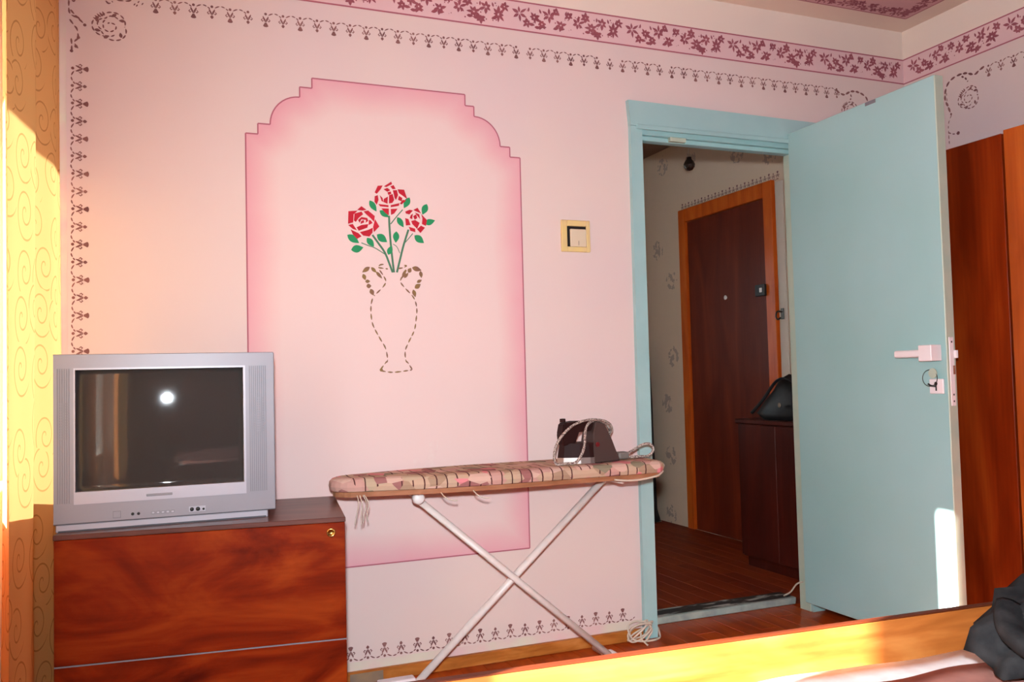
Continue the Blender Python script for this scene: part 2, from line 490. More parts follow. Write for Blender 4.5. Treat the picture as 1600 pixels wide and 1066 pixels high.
def lathe(bm, prof, seg=16, M=None):
    rings = []; vs = []
    for r, z in prof:
        ring = [bm.verts.new((r*math.cos(2*PI*k/seg), r*math.sin(2*PI*k/seg), z)) for k in range(seg)] if r > 1e-6 else [bm.verts.new((0, 0, z))]
        rings.append(ring); vs += ring
    for A, B in zip(rings, rings[1:]):
        for k in range(seg):
            q = []
            for R, idx in ((A, k), (A, k+1), (B, k+1), (B, k)):
                v = R[idx % len(R)] if len(R) > 1 else R[0]
                if v not in q: q.append(v)
            if len(q) >= 3: bm.faces.new(q)
    for R, rev in ((rings[0], True), (rings[-1], False)):
        if len(R) > 1: bm.faces.new(R[::-1] if rev else R)
    if M is not None: bmesh.ops.transform(bm, matrix=M, verts=vs)
    return vs

def tube_obj(name, pts, r, m, parent=None, seg=8, close=False, flat=1.0):
    bm = bmesh.new(); tube(bm, pts, r, seg, close, flat)
    return obj(name, bm, m, parent, smooth=True)


# ---------------------------------------------------------------- flat paint on a wall (stencils)
class Paint:
    """collects flat painted shapes in wall coordinates (u, v) and lays them on the wall as a thin coat"""
    def __init__(s): s.polys = []
    def poly(s, pts): s.polys.append([tuple(p) for p in pts])
    def leaf(s, a, b, w, k=5):
        a, b = Vector(a), Vector(b); d = b-a; n = Vector((-d.y, d.x))
        if n.length < 1e-7: return
        n.normalize(); L = []; R = []
        for i in range(1, k):
            t = i/k; h = w*.5*math.sin(PI*t**.85)
            L.append(a+d*t+n*h); R.append(a+d*t-n*h)
        s.poly([a]+L+[b]+R[::-1])
    def dot(s, c, r, k=7, ry=None):
        ry = ry or r
        s.poly([(c[0]+r*math.cos(2*PI*i/k), c[1]+ry*math.sin(2*PI*i/k)) for i in range(k)])
    def stroke(s, pts, w, taper=True):
        pts = [Vector(p[:2]) for p in pts]; n = len(pts); L = []; R = []
        for i, p in enumerate(pts):
            t = pts[min(i+1, n-1)]-pts[max(i-1, 0)]
            if t.length < 1e-8: continue
            t.normalize(); q = Vector((-t.y, t.x))
            h = w*.5*(.35+.65*math.sin(PI*i/(n-1)) if taper and n > 2 else 1)
            L.append(p+q*h); R.append(p-q*h)
        for i in range(len(L)-1):
            s.poly([L[i], L[i+1], R[i+1], R[i]])
    def dashes(s, pts, w, dash=.012, gap=.005):
        P = spline([(p[0], p[1], 0) for p in pts], 10)
        cur = []; acc = 0; on = True
        for a, b in zip(P, P[1:]):
            if on and not cur: cur = [a]
            acc += (b-a).length
            if on: cur.append(b)
            if on and acc >= dash:
                s.stroke(cur, w); cur = []; acc = 0; on = False
            elif not on and acc >= gap:
                acc = 0; on = True; cur = []
        if on and len(cur) > 1: s.stroke(cur, w)
    def build(s, name, m, parent, f, kind=None):
        vs = []; fs = []
        A_, B_, C_ = Vector(f(0, 0)), Vector(f(1, 0)), Vector(f(0, 1))
        nrm = (B_-A_).cross(C_-A_).normalized()
        if nrm.dot(Vector((1.0, -1.2, .8))-A_) < 0: nrm = -nrm           # towards the room
        for k_, p in enumerate(s.polys):
            o_ = nrm*(1.5e-6*(k_ % 160))
            i = len(vs); vs += [Vector(f(q[0], q[1]))+o_ for q in p]; fs.append(list(range(i, i+len(p))))
        me = bpy.data.meshes.new(name); me.from_pydata(vs, [], fs); me.update()
        o = obj(name, None, m, parent, me=me)
        if kind: o['kind'] = kind
        return o

XR, XL, YB, ZC = 3.105, -0.42, -4.3, 2.5       # right wall, left wall, rear wall, ceiling
def fb(off): return lambda u, v: (u, -off, v)             # back wall
def fr(off): return lambda u, v: (XR-off, -u, v)          # right wall (u = distance from the corner)
def fc(off): return lambda u, v: (u, v, ZC-off)           # ceiling

def scallop(P, start, step, n, t, d, rnd, skip=()):
    """a row of scallop motifs: dot, arc to the next one, curls, and a drop hanging in direction d"""
    t, d = Vector(t), Vector(d)
    for i in range(n):
        if i in skip: continue
        o = Vector(start)+t*(step*i)+d*rnd.uniform(-.001, .001)
        P.dot(o-d*.003, .0047)
        if rnd.random() > .12:
            for a0, a1 in ((.16, .42), (.5, .72), (.76, .9)):
                P.stroke([o+t*(step*k)+d*(.008-.015*math.sin(PI*k)) for k in (a0, a0+(a1-a0)*.33, a0+(a1-a0)*.67, a1)], .0044)
        for sgn in (-1, 1):
            P.stroke([o+t*(sgn*.0085)+d*.005, o+t*(sgn*.0065)+d*.011, o+t*(sgn*.003)+d*.017, o+t*(sgn*.001)+d*.024], .0060)
            P.stroke([o+t*(sgn*.010)+d*.013, o+t*(sgn*.0135)+d*.018, o+t*(sgn*.010)+d*.022, o+t*(sgn*.006)+d*.019], .0042)
        big = i % 2 == 0
        b = o+d*.0255
        if big:
            P.poly([b-t*.0025, b+t*.0025, b+t*.008+d*.010, b+t*.008+d*.0125, b+t*.003+d*.015, b-t*.003+d*.015, b-t*.008+d*.0125, b-t*.008+d*.010])
        else:
            P.poly([b-t*.002, b+t*.002, b+t*.0055+d*.005, b+t*.003+d*.009, b+d*.0115, b-t*.003+d*.009, b-t*.0055+d*.005])

def rose_sketch(P, c, rx, ry, rnd):
    c = Vector(c)
    def ring(r0, a0, a1, lobes=3, wob=.14, n=46, shrink=0.0):
        out_ = []
        for k in range(n+1):
            a = a0+(a1-a0)*k/n
            r = r0*(1-wob+wob*1.6*abs(math.sin(lobes*.5*a+r0*3)))*(1-shrink*k/n)
            out_.append(c+Vector((rx*r*math.cos(a), ry*r*math.sin(a))))
        return out_
    P.dashes(ring(1, .2, 2*PI+.1), .0050, .015, .0045)
    P.dashes(ring(.72, .9, 5.2, 4), .0044, .012, .004)
    P.dashes(ring(.5, 2.2, 8.6, 3, .08, 46, .55), .0046, .012, .004)
    for a in (.5, 1.2, 2.6, 3.5, 4.3, 5.4):
        p = c+Vector((rx*1.02*math.cos(a), ry*1.02*math.sin(a))); q = c+Vector((rx*.70*math.cos(a+.3), ry*.70*math.sin(a+.3)))
        P.leaf(p, q, .010)
    for k in range(5):
        a = 2.0+k*.17; p = c+Vector((rx*.8*math.cos(a), ry*.8*math.sin(a)))
        P.leaf(p, p+Vector((rx*.36*math.cos(a), ry*.36*math.sin(a))), .006)

def frieze(P, u0, u1, v0, v1, unit, rnd_seed, flip=False):
    """floral band of repeating sprays: open flowers, roses and leaves"""
    rnd = random.Random(rnd_seed); proto = []
    mid = .5
    def petals(cx, cy, r, n, w, ph):
        for k in range(n):
            a = ph+2*PI*k/n
            L = r*(.62+.6*rnd.random())
            proto.append(('l', (cx+.08*r*math.cos(a), cy+.08*r*math.sin(a)), (cx+L*math.cos(a), cy+L*math.sin(a)), w*(.8+.4*rnd.random())))
    H = v1-v0
    for cx, cy, r, n in ((.075, .58, .030, 6), (.20, .52, .022, 7), (.33, .62, .026, 6), (.43, .40, .020, 6), (.50, .70, .019, 6),
                         (.58, .52, .030, 6), (.70, .44, .022, 7), (.80, .62, .026, 6), (.90, .46, .026, 8), (.14, .34, .018, 6), (.265, .36, .020, 6), (.39, .76, .016, 6), (.65, .72, .018, 6), (.755, .28, .017, 6), (.95, .70, .018, 6)):
        petals(cx*unit, v0+(.5+(cy-.5)*1.35)*H, r*1.1, n, .0115, rnd.random()*6)
    for cx in (.15, .20, .25, .36, .41, .64, .69, .74, .84):
        y = v0+H*.2+rnd.uniform(-.004, .006)
        proto.append(('l', (cx*unit, y), (cx*unit+.026, y+rnd.uniform(-.006, .010)), .012))
    for cx in (.15, .26, .39, .47, .66, .75, .86):
        y = v0+H*.80+rnd.uniform(-.006, .006)
        proto.append(('l', (cx*unit, y-.008), (cx*unit+rnd.uniform(-.010, .014), y+.010), .008))
    for k in range(46):
        proto.append(('d', (rnd.uniform(.12, .96)*unit, v0+H*rnd.uniform(.16, .86)), rnd.uniform(.0014, .0034)))
    n = int(math.ceil((u1-u0)/unit))
    for i in range(n):
        o = Vector((u1-(i+1)*unit if not flip else u0+i*unit, 0))
        for it in proto:
            if it[0] == 'l':
                a, b = Vector(it[1])+o, Vector(it[2])+o
                if min(a.x, b.x) < u0 or max(a.x, b.x) > u1: continue
                P.leaf(a, b, it[3], 4)
            else:
                c = Vector(it[1])+o
                if u0 < c.x < u1: P.dot(c, it[2], 5)


# ================================================================ THE ROOM
# ---- floors: planks one by one where they show
PW, PL = .085, .44
DX0, DX1, DZ = 1.695, 2.53, 1.965
plank_me = None
def plank_mesh(w, l, m):
    bm = bmesh.new(); box(bm, (0, 0, -.018), (w-.0007, l-.0007, 0), .0008)
    me = mesh_of(bm, 'plank'); me.materials.append(MT[m]); return me
floor = struct(bx('floor', (XL, YB, -.08), (XR, .12, -.0185), 'floor_base'), 'glossy red-brown parquet floor of the room')
rnd = random.Random(3)
me_p = plank_mesh(PW, PL, 'plank')
nx = int((XR-XL)/PW)+1
stuff = bmesh.new()
for i in range(nx):
    x = XL+i*PW
    off = (i*.165) % PL
    y = -off if off else 0.0
    ends = [.117 if x > DX0-.01 and x+PW < DX1+.01 else 0.0] + [(-off if off else -PL)-k*PL for k in range(12)]
    for y1, y0 in zip(ends, ends[1:]):
        y0c = max(y0, YB)
        if y0c >= y1: break
        w_ = min(PW, XR-x)
        if y1 > -1.5 and x > .35 and w_ > .08 and y1-y0c > .05:
            o = obj('plank', None, None, floor, me=me_p)
            o.location = (x, y0c, rnd.uniform(-.0006, .0))
            o.scale = (1, (y1-y0c)/PL, 1)
        else:
            box(stuff, (x, y0c, -.018), (x+w_-.0015, y1-.0015, 0))
so = obj('planking', stuff, 'plank', floor); so['kind'] = 'stuff'

hfl = struct(bx('floor_hall', (1.1, .12, -.08), (3.155, 2.72, -.0185), 'floor_base'), 'dark glossy red-brown parquet floor of the hall')
me_h = plank_mesh(PW, PL, 'plank_hall')
for i in range(25):
    x = 1.1+i*PW
    if x+PW > 3.157: break
    off = (i*.165) % PL
    ends = [.12] + [.12+(off if off else PL)+k*PL for k in range(8)]
    for y0, y1 in zip(ends, ends[1:]):
        y1 = min(y1, 2.72)
        if y1-y0 < .03: continue
        o = obj('plank', None, None, hfl, me=me_h); o.location = (x, y0, rnd.uniform(-.0006, 0)); o.scale = (1, (y1-y0)/PL, 1)

# ---- back wall with the doorway
wb = sgroup('wall_back', 'pink stencilled wall with the painted niche and the doorway')
for nm, a, b in (('wall_panel', (XL-.3, 0, -.05), (DX0, .12, ZC)), ('wall_panel', (DX1, 0, -.05), (3.36, .12, ZC)), ('lintel', (DX0, 0, DZ), (DX1, .12, ZC))):
    bx(nm, a, b, 'wall', wb)
bx('lintel_soffit', (DX0, .055, DZ-.004), (DX1, .12, DZ), 'lintel', wb)
p = Paint(); p.poly([(XL, 2.3715), (XR, 2.3715), (XR, ZC), (XL, ZC)]); p.build('cream_top_band', MT['cream'], wb, fb(.0004))
p = Paint(); p.poly([(XL, 2.2635), (XR, 2.2635), (XR, 2.3715), (XL, 2.3715)]); p.build('frieze_ground', MT['band'], wb, fb(.0005))
p = Paint()
for v in (2.2635, 2.3715): p.poly([(XL, v-.0028), (XR, v-.0028), (XR, v+.0028), (XL, v+.0028)])
p.build('frieze_line', MT['line'], wb, fb(.0010))
p = Paint(); frieze(p, XL, XR-.012, 2.268, 2.367, .474, 11); p.build('floral_frieze', MT['stencil'], wb, fb(.0010))
rs = random.Random(5)
p = Paint(); scallop(p, (-.005, 2.196), .0555, 50, (1, 0), (0, -1), rs); p.build('scallop_border', MT['stencil_brown'], wb, fb(.0008))
p = Paint(); scallop(p, (-.236, 1.955), .0535, 26, (0, -1), (1, 0), rs); p.build('scallop_border', MT['stencil_brown'], wb, fb(.0008))
p = Paint(); scallop(p, (.46, .079), .0565, 21, (1, 0), (0, 1), rs); p.build('scallop_border', MT['stencil_brown'], wb, fb(.0008))
def zpx(ox, oy, sc, pts):
    return [(lambda q: (q.x, q.z))(on_y(ox+a/sc, oy+b/sc)) for a, b in pts]
p = Paint()
for s_ in ([(430, 0), (435, 80), (480, 110), (505, 130), (530, 155)], [(435, 120), (460, 155), (482, 185), (490, 240)], [(440, 60), (470, 95), (500, 120)],
           [(445, 240), (448, 280), (448, 320)], [(490, 240), (465, 265), (490, 305)], [(660, 5), (680, 22), (705, 10)], [(730, 0), (790, 8), (830, 0)], [(450, 0), (460, 8), (470, 0)]):
    p.dashes(zpx(0, 0, 4, s_), .0055, .016, .004)
for c in ((530, 157), (490, 235), (475, 290), (447, 318)): p.dot(zpx(0, 0, 4, [c])[0], .005)
for a in ((835, 35), (860, 20), (885, 32), (850, 42)): p.leaf(*zpx(0, 0, 4, [a, (a[0]+12, a[1]-14)]), .004)
rose_sketch(p, zpx(0, 0, 4, [(690, 165)])[0], .047, .042, rs)
p.build('corner_flourish', MT['stencil_brown'], wb, fb(.0008))
p = Paint()
p.dashes(zpx(1200, 0, 4, [(420, 560), (470, 592), (520, 572), (570, 580), (610, 608), (625, 645)]), .010, .022, .004)
p.dashes(zpx(1200, 0, 4, [(515, 590), (520, 610), (512, 625)]), .007)
rose_sketch(p, zpx(1200, 0, 4, [(515, 700)])[0], .045, .042, rs)
p.build('corner_flourish', MT['stencil_brown'], wb, fb(.0008))
p = Paint(); p.poly([(XL, .036), (DX0, .036), (DX0, .072), (1.0, .066), (XL, .070)]); p.build('primer_strip', MT['pale_strip'], wb, fb(.0005))
p = Paint(); p.poly([(XL, .07), (-.252, .07), (-.256, 2.26), (XL, 2.26)]); p.build('primer_strip', MT['pale_strip'], wb, fb(.0005))

# painted niche
out = [(.2605, .378), (1.2205, .378), (1.2205, 1.789), (1.181, 1.789), (1.181, 1.825), (1.144, 1.825)]
for k in range(1, 10):
    a = PI/2*k/10; out.append((1.046+.098*math.cos(a), 1.825+.101*math.sin(a)))
out += [(1.046, 1.926), (1.046, 1.962), (1.013, 1.962), (1.013, 2.002), (.4745, 2.002), (.4745, 1.968), (.434, 1.968), (.434, 1.934)]
for k in range(1, 10):
    a = PI/2+PI/2*k/10; out.append((.434+.096*math.cos(a), 1.834+.100*math.sin(a)))
out += [(.338, 1.834), (.299, 1.834), (.299, 1.799), (.2605, 1.799)]
def seg_dist(p, a, b):
    d = b-a; t = max(0, min(1, (p-a).dot(d)/d.length_squared)); return (p-a-d*t).length
O = [Vector(q) for q in out]
pts2 = list(O)
gx = 24; gz = 40
for i in range(1, gx*2):
    for j in range(1, gz*2):
        q = Vector((.2605+.96*i/(gx*2), .378+1.624*j/(gz*2)))
        if min(seg_dist(q, O[k-1], O[k]) for k in range(len(O))) > .006: pts2.append(q)
edges = [(k, (k+1) % len(O)) for k in range(len(O))]
vv, ee, ff, *_ = geometry.delaunay_2d_cdt(pts2, edges, [], 1, 1e-6)
me = bpy.data.meshes.new('painted_niche')
me.from_pydata([fb(.0006)(q.x, q.y) for q in vv], [], ff); me.update()
at = me.attributes.new('edge', 'FLOAT', 'POINT')
for i, q in enumerate(vv): at.data[i].value = min(seg_dist(q, O[k-1], O[k]) for k in range(len(O)))
niche = obj('painted_niche', None, 'niche', wb, me=me)
p = Paint()
for a, b in zip(O, O[1:]+O[:1]): p.stroke([a, b], .0045, False)
p.build('outline', MT['line'], niche, fb(.0010))

p = Paint()
p.poly(zpx(0, 0, 1, [(661, 744), (666, 716), (671, 702), (669, 692), (678, 688), (685, 689), (684, 702), (680, 716), (677, 745)]))
p.poly(zpx(0, 0, 1, [(645, 720), (652, 712), (657, 726), (650, 740)]))
p.build('scuffed_patch', mat('scuffed_plaster', (226, 204, 198), .8, spec=.15, col2=(224, 196, 192), scale=40), niche, fb(.0009))

# painted vase of roses
SCA, OX, OY = 6.664, 500, 260
def R(pts): return zpx(OX, OY, SCA, pts)
roses = [
 [[(385, 455), (430, 415), (485, 455), (440, 462)], [(295, 468), (392, 462), (350, 500), (345, 585), (290, 600)], [(358, 492), (432, 472), (448, 500), (402, 538), (372, 580), (352, 565)],
  [(452, 470), (500, 460), (570, 518), (562, 580), (530, 545), (480, 500)], [(572, 550), (617, 627), (560, 687), (552, 630)], [(395, 560), (430, 528), (490, 538), (502, 568), (472, 590), (478, 560), (430, 552), (412, 590)],
  [(426, 572), (455, 558), (460, 585), (420, 602)], [(508, 558), (530, 565), (547, 592), (505, 612)], [(380, 635), (430, 612), (502, 602), (492, 640), (402, 672)], [(292, 612), (340, 600), (385, 668), (340, 652)],
  [(318, 658), (400, 697), (432, 730), (385, 757), (340, 707)], [(413, 686), (500, 662), (549, 640), (546, 690), (515, 732), (450, 722)]],
 [[(568, 272), (600, 203), (652, 200), (630, 240), (590, 287)], [(663, 210), (740, 160), (750, 186), (690, 217)], [(730, 210), (765, 195), (787, 236), (755, 240)], [(806, 240), (875, 244), (907, 342), (850, 300), (820, 280)],
  [(757, 250), (800, 248), (812, 300), (790, 352), (775, 330)], [(568, 312), (600, 300), (609, 350), (590, 402), (566, 370)], [(620, 300), (650, 330), (660, 372), (640, 362)], [(660, 240), (700, 225), (732, 250), (700, 266)],
  [(663, 340), (706, 315), (702, 392), (660, 372)], [(718, 300), (755, 288), (772, 350), (752, 382), (716, 387)], [(700, 272), (735, 262), (743, 285), (712, 300)], [(820, 308), (856, 330), (850, 367), (811, 350)],
  [(860, 350), (897, 355), (850, 397), (830, 390)], [(606, 393), (712, 405), (712, 427), (625, 417)], [(735, 405), (827, 384), (820, 412), (735, 427)], [(638, 438), (716, 440), (716, 512), (675, 482)], [(735, 445), (807, 442), (772, 492), (738, 507)]],
 [[(886, 472), (930, 453), (967, 460), (930, 502), (893, 492)], [(970, 455), (1015, 432), (1052, 492), (1000, 470)], [(1050, 495), (1112, 560), (1102, 622), (1060, 602), (1065, 540)], [(886, 540), (920, 550), (942, 612), (893, 617)],
  [(943, 510), (966, 493), (960, 552), (933, 540)], [(985, 480), (1032, 500), (1042, 552), (1015, 520)], [(968, 520), (1000, 500), (1012, 540), (985, 557)], [(948, 570), (990, 560), (1037, 590), (1010, 652), (960, 602)],
  [(923, 630), (990, 650), (992, 687), (940, 672)], [(1008, 655), (1050, 618), (1092, 640), (1045, 695)]]]
bouquet = bpy.data.objects.new('painted_bouquet', None); C.objects.link(bouquet); bouquet.parent = wb
for petals in roses:
    p = Paint()
    for q in petals: p.poly(R(q))
    p.build('painted_rose', MT['rose'], bouquet, fb(.0014))
for a, b, wd in (((515, 355), (588, 472), 60), ((620, 460), (715, 532), 58), ((932, 325), (872, 437), 62), ((1112, 393), (1065, 505), 66), ((1085, 598), (1197, 563), 62), ((803, 530), (870, 637), 58),
                 ((283, 713), (407, 800), 70), ((323, 872), (452, 845), 74), ((488, 745), (562, 838), 62), ((592, 710), (698, 790), 76), ((795, 678), (787, 798), 64), ((708, 922), (748, 825), 55), ((982, 720), (1082, 800), 72)):
    A, B = R([a, b]); p = Paint()
    p.leaf(A, B, wd/SCA/430, 8); p.build('painted_leaf', MT['leaf'], bouquet, fb(.0013))
for s_, wd in (([(718, 515), (722, 620), (735, 800), (752, 960), (770, 1105)], 20), ([(545, 715), (610, 805), (675, 900), (720, 1010), (755, 1105)], 20), ([(920, 660), (870, 820), (835, 960), (800, 1105)], 20),
               ([(430, 797), (500, 825), (570, 850), (680, 918)], 9), ([(965, 700), (920, 755), (880, 800)], 8), ([(760, 810), (800, 840), (830, 905)], 7), ([(860, 452), (800, 520), (735, 602)], 10)):
    p = Paint(); p.stroke([(q.x, q.y) for q in spline([(a, b, 0) for a, b in R(s_)], 5)], wd/SCA/430, False); p.build('painted_stem', MT['stem'], bouquet, fb(.0012))
def V(pts): return zpx(500, 400, 5.332, pts)
p = Paint()
for s_ in ([(530, 70), (500, 76), (485, 95), (520, 103), (565, 109)], [(648, 106), (690, 99), (718, 84), (700, 78)], [(495, 118), (530, 170), (547, 212), (525, 258), (450, 332)], [(437, 355), (425, 410), (425, 490), (442, 580), (500, 690), (545, 770), (562, 865), (545, 892), (505, 945)],
           [(503, 955), (570, 968), (640, 968), (765, 950)], [(720, 118), (690, 165), (670, 212), (700, 260), (768, 332), (795, 385), (806, 450), (800, 530), (785, 620), (740, 715), (710, 790), (714, 868), (735, 895), (768, 948)]):
    p.dashes(V(s_), .0054, .018, .0045)
p.dot(V([(510, 950)])[0], .006)
for a, b, wd in (((415, 92), (350, 138), 34), ((358, 150), (378, 203), 32), ((375, 212), (418, 212), 28), ((385, 252), (428, 250), 36), ((420, 275), (445, 330), 36), ((425, 95), (470, 140), 28), ((465, 130), (518, 190), 26),
                 ((765, 97), (845, 122), 40), ((835, 125), (845, 185), 30), ((805, 222), (848, 200), 26), ((788, 270), (838, 235), 38), ((775, 280), (795, 345), 32), ((735, 140), (758, 100), 34), ((685, 185), (715, 110), 26), ((700, 185), (735, 140), 24)):
    A, B = V([a, b]); p.leaf(A, B, wd/5.332/430, 6)
p.build('painted_vase', MT['vase'], bouquet, fb(.0012))

# ---- right wall
wr = struct(bx('wall_right', (XR, YB, -.05), (XR+.25, 0, ZC), 'wall'), 'pink stencilled wall behind the wardrobe')
p = Paint(); p.poly([(0, 2.3715), (-YB, 2.3715), (-YB, ZC), (0, ZC)]); p.build('cream_top_band', MT['cream'], wr, fr(.0004))
p = Paint(); p.poly([(0, 2.2635), (-YB, 2.2635), (-YB, 2.3715), (0, 2.3715)]); p.build('frieze_ground', MT['band'], wr, fr(.0005))
p = Paint()
for v in (2.2635, 2.3715): p.poly([(0, v-.0028), (-YB, v-.0028), (-YB, v+.0028), (0, v+.0028)])
p.build('frieze_line', MT['line'], wr, fr(.0010))
p = Paint(); frieze(p, .02, -YB, 2.268, 2.367, .474, 12, True); p.build('floral_frieze', MT['stencil'], wr, fr(.0010))
p = Paint(); scallop(p, (.425, 2.197), .0555, 50, (1, 0), (0, -1), rs); p.build('scallop_border', MT['stencil_brown'], wr, fr(.0008))
def zr(pts): return [(lambda q: (-q.y, q.z))(on_x(1200+a/4, b/4, XR)) for a, b in pts]
p = Paint()
p.dashes(zr([(1352, 415), (1320, 440), (1290, 465), (1235, 458), (1180, 475), (1135, 510), (1112, 560), (1108, 620), (1125, 665), (1148, 720)]), .010, .022, .004)
p.dashes(zr([(1210, 478), (1235, 490), (1250, 510)]), .008); p.dashes(zr([(1148, 720), (1130, 770), (1130, 830), (1135, 905)]), .0045)
p.dashes(zr([(1130, 830), (1160, 838), (1192, 832)]), .005); p.dot(zr([(1190, 832)])[0], .008)
p.dashes(zr([(1116, 580), (1122, 640), (1140, 690)]), .004)
rose_sketch(p, zr([(1255, 612)])[0], .047, .044, rs)
p.build('corner_flourish', MT['stencil_brown'], wr, fr(.0008))

# ---- ceiling
ce = struct(bx('ceiling', (XL-.3, YB, ZC), (XR+.25, .12, ZC+.15), 'ceiling'), 'whitewashed ceiling with a pink stencilled centre')
p = Paint(); p.poly([(XL+.12, YB+.12), (3.0, YB+.12), (3.0, -.122), (XL+.12, -.122)]); p.build('pink_field', MT['ceil_pink'], ce, fc(.0006))
p = Paint(); p.stroke([(XL+.12, -.122), (3.0, -.122)], .006, False); p.stroke([(3.0, -.122), (3.0, YB+.12)], .006, False); p.build('frieze_line', MT['line'], ce, fc(.0010))
p = Paint(); frieze(p, XL+.12, 2.99, -.205, -.132, .40, 21)
q2 = Paint(); frieze(q2, .14, 3.5, 0.012, .085, .40, 22, True)
p.polys += [[(3.0-v_, -u_) for u_, v_ in pl] for pl in q2.polys]
p.build('floral_frieze', MT['stencil'], ce, fc(.0010))

# ---- left wall with window and added glass door, rear wall
wl = sgroup('wall_left', 'plastered wall with the window and an added glass door')
WY0, WY1, WZ0, WZ1 = -.90, -.06, .72, 2.02
BY0, BY1, BZ1 = -2.18, -1.392, 2.05
TH = .28
for a, b in (((XL-TH, WY1, -.05), (XL, 0, ZC)), ((XL-TH, WY0, -.05), (XL, WY1, WZ0)), ((XL-TH, WY0, WZ1), (XL, WY1, ZC)), ((XL-TH, BY1, -.05), (XL, WY0, ZC)),
             ((XL-TH, BY0, BZ1), (XL, BY1, ZC)), ((XL-TH, YB, -.05), (XL, BY0, ZC))):
    bx('wall_panel', a, b, 'cream', wl)
struct(bx('wall_rear', (XL-.3, YB-.2, -.05), (XR+.25, YB, ZC), 'wall'), 'pink wall behind the bed')

def window(name, y0, y1, z0, z1, panel=None):
    g = sgroup(name, 'white painted window frame with glass')
    x0, x1 = XL-.20, XL-.14; f = .05
    bx('frame', (x0, y0, z0), (x1, y0+f, z1), 'window_frame', g); bx('frame', (x0, y1-f, z0), (x1, y1, z1), 'window_frame', g)
    bx('frame', (x0, y0+f, z0), (x1, y1-f, z0+f), 'window_frame', g); bx('frame', (x0, y0+f, z1-f), (x1, y1-f, z1), 'window_frame', g)
    zz = z0+f
    if panel:
        bx('panel', (x0+.015, y0+f, z0+f), (x1-.015, y1-f, panel), 'window_frame', g, .003); bx('rail', (x0, y0+f, panel), (x1, y1-f, panel+f), 'window_frame', g); zz = panel+f
    bx('pane', (x0+.026, y0+f, zz), (x0+.030, y1-f, z1-f), 'glass', g)
    return g
w1 = window('window_1', WY0, WY1, WZ0+.001, WZ1-.001)
bx('window_sill', (XL-.14, WY0+.002, WZ0-.03+.031), (XL+.035, WY1-.002, WZ0+.014), 'window_frame', w1, .004)
window('added_glass_door', BY0+.001, BY1-.001, 0.0, BZ1-.001, .55)['label'] = 'unseen white glass door with tall pane, added to let the sun in'  # door added out of view as a source for the sun patches
ot = sgroup('added_balcony', 'unseen concrete slabs added outside the window to block high sun')  # unseen slabs added; the upper one shades the top of the curtain
bx('slab', (-1.52, -3.0, 2.11), (XL-TH-.002, .6, 2.25), 'outside', ot); bx('slab', (-1.52, -3.0, -.25), (XL-TH-.002, .6, -.1), 'outside', ot)

# ---- skirting
bb = struct(bx('baseboard_back', (.55, -.022, 0), (1.665, -.001, .040), 'base_wood', None, .003), 'ochre wooden skirting with a grimy end')
bx('worn_end', (.565, -.0235, .002), (.675, -.0215, .036), 'dirt', bb)

# ---- doorway: frame, architrave, leaf
dr = sgroup('door_1', 'turquoise painted door standing open against the wardrobe')
FX0, FX1 = 1.727, 2.462
bx('jamb', (DX0, -.004, 0), (FX0, .058, DZ), 'frame', dr, .002); bx('jamb', (FX1, -.004, 0), (DX1, .058, DZ), 'door_edge', dr, .002)
bx('head', (FX0, -.004, 1.918), (FX1, .058, DZ), 'frame', dr, .002); bx('head_stop', (FX0, .012, 1.900), (FX1, .050, 1.918), 'frame', dr, .002)
bx('strike_plate', (1.862, -.006, 1.902), (1.935, .012, 1.919), 'door_edge', dr, .001)
bm = bmesh.new(); prism(bm, [(1.668, 2.043), (2.575, 2.034), (2.548, 1.945), (1.676, 1.945)], lambda q: (q[0], -.022, q[1]), lambda q: (q[0], -.0012, q[1])); obj('architrave', bm, 'frame', dr)
bm = bmesh.new(); prism(bm, [(1.676, 1.944), (1.727, 1.944), (1.727, .0), (1.672, .0)], lambda q: (q[0], -.020, q[1]), lambda q: (q[0], -.0012, q[1])); obj('architrave', bm, 'frame', dr)
bx('architrave', (2.466, -.018, 0.0), (2.53, -.0012, 1.944), 'frame', dr, .002)
bx('bead', (1.700, -.030, 1.932), (2.50, -.021, 1.950), 'frame', dr, .002)
# leaf: hinged on the right jamb, open at a right angle to the wall
LW, LT, LZ0, LZ1 = .742, .040, .048, 1.972
leaf = bpy.data.objects.new('leaf', None); C.objects.link(leaf); leaf.parent = dr
leaf.location = (2.421, -.024, 0); leaf.rotation_euler = (0, 0, math.radians(-.6))
bm = bmesh.new(); box(bm, (0, -LW, LZ0), (LT, 0, LZ1), .0025)
lo = obj('slab', bm, 'door', leaf)
lo.data.materials.append(MT['door_edge'])
for f in lo.data.polygons:
    if f.normal.y < -.7 or f.normal.z < -.7: f.material_index = 1
bx('latch_plate', (.010, -LW-.0022, .860), (.030, -LW+.001, 1.088), 'white_plastic', leaf, .001)
for z in (.875, .897, 1.072): bx('screw', (.018, -LW-.0032, z-.003), (.023, -LW-.0018, z+.003), 'dark_metal', leaf)
bx('latch_bolt', (.030, -LW-.011, 1.018), (.0385, -LW, 1.044), 'white_plastic', leaf, .001); bx('dead_bolt', (.022, -LW-.0028, .964), (.032, -LW, .993), 'chrome', leaf)
bx('handle_rose', (-.048, -.722, 1.010), (0, -.668, 1.064), 'white_plastic', leaf, .002)
bx('handle_lever', (-.046, -.700, 1.024), (-.028, -.560, 1.049), 'white_plastic', leaf, .006, 3)
bx('key_plate', (-.008, -.728, .900), (0, -.672, .950), 'white_plastic', leaf, .002)
kh = Paint(); kh.dot((0, .008), .0065, 12); kh.poly([(-.003, .006), (.003, .006), (.003, -.016), (-.003, -.016)])
kh.build('keyhole', MT['black'], leaf, lambda u, v: (-.0086, -.700+u, .926+v))
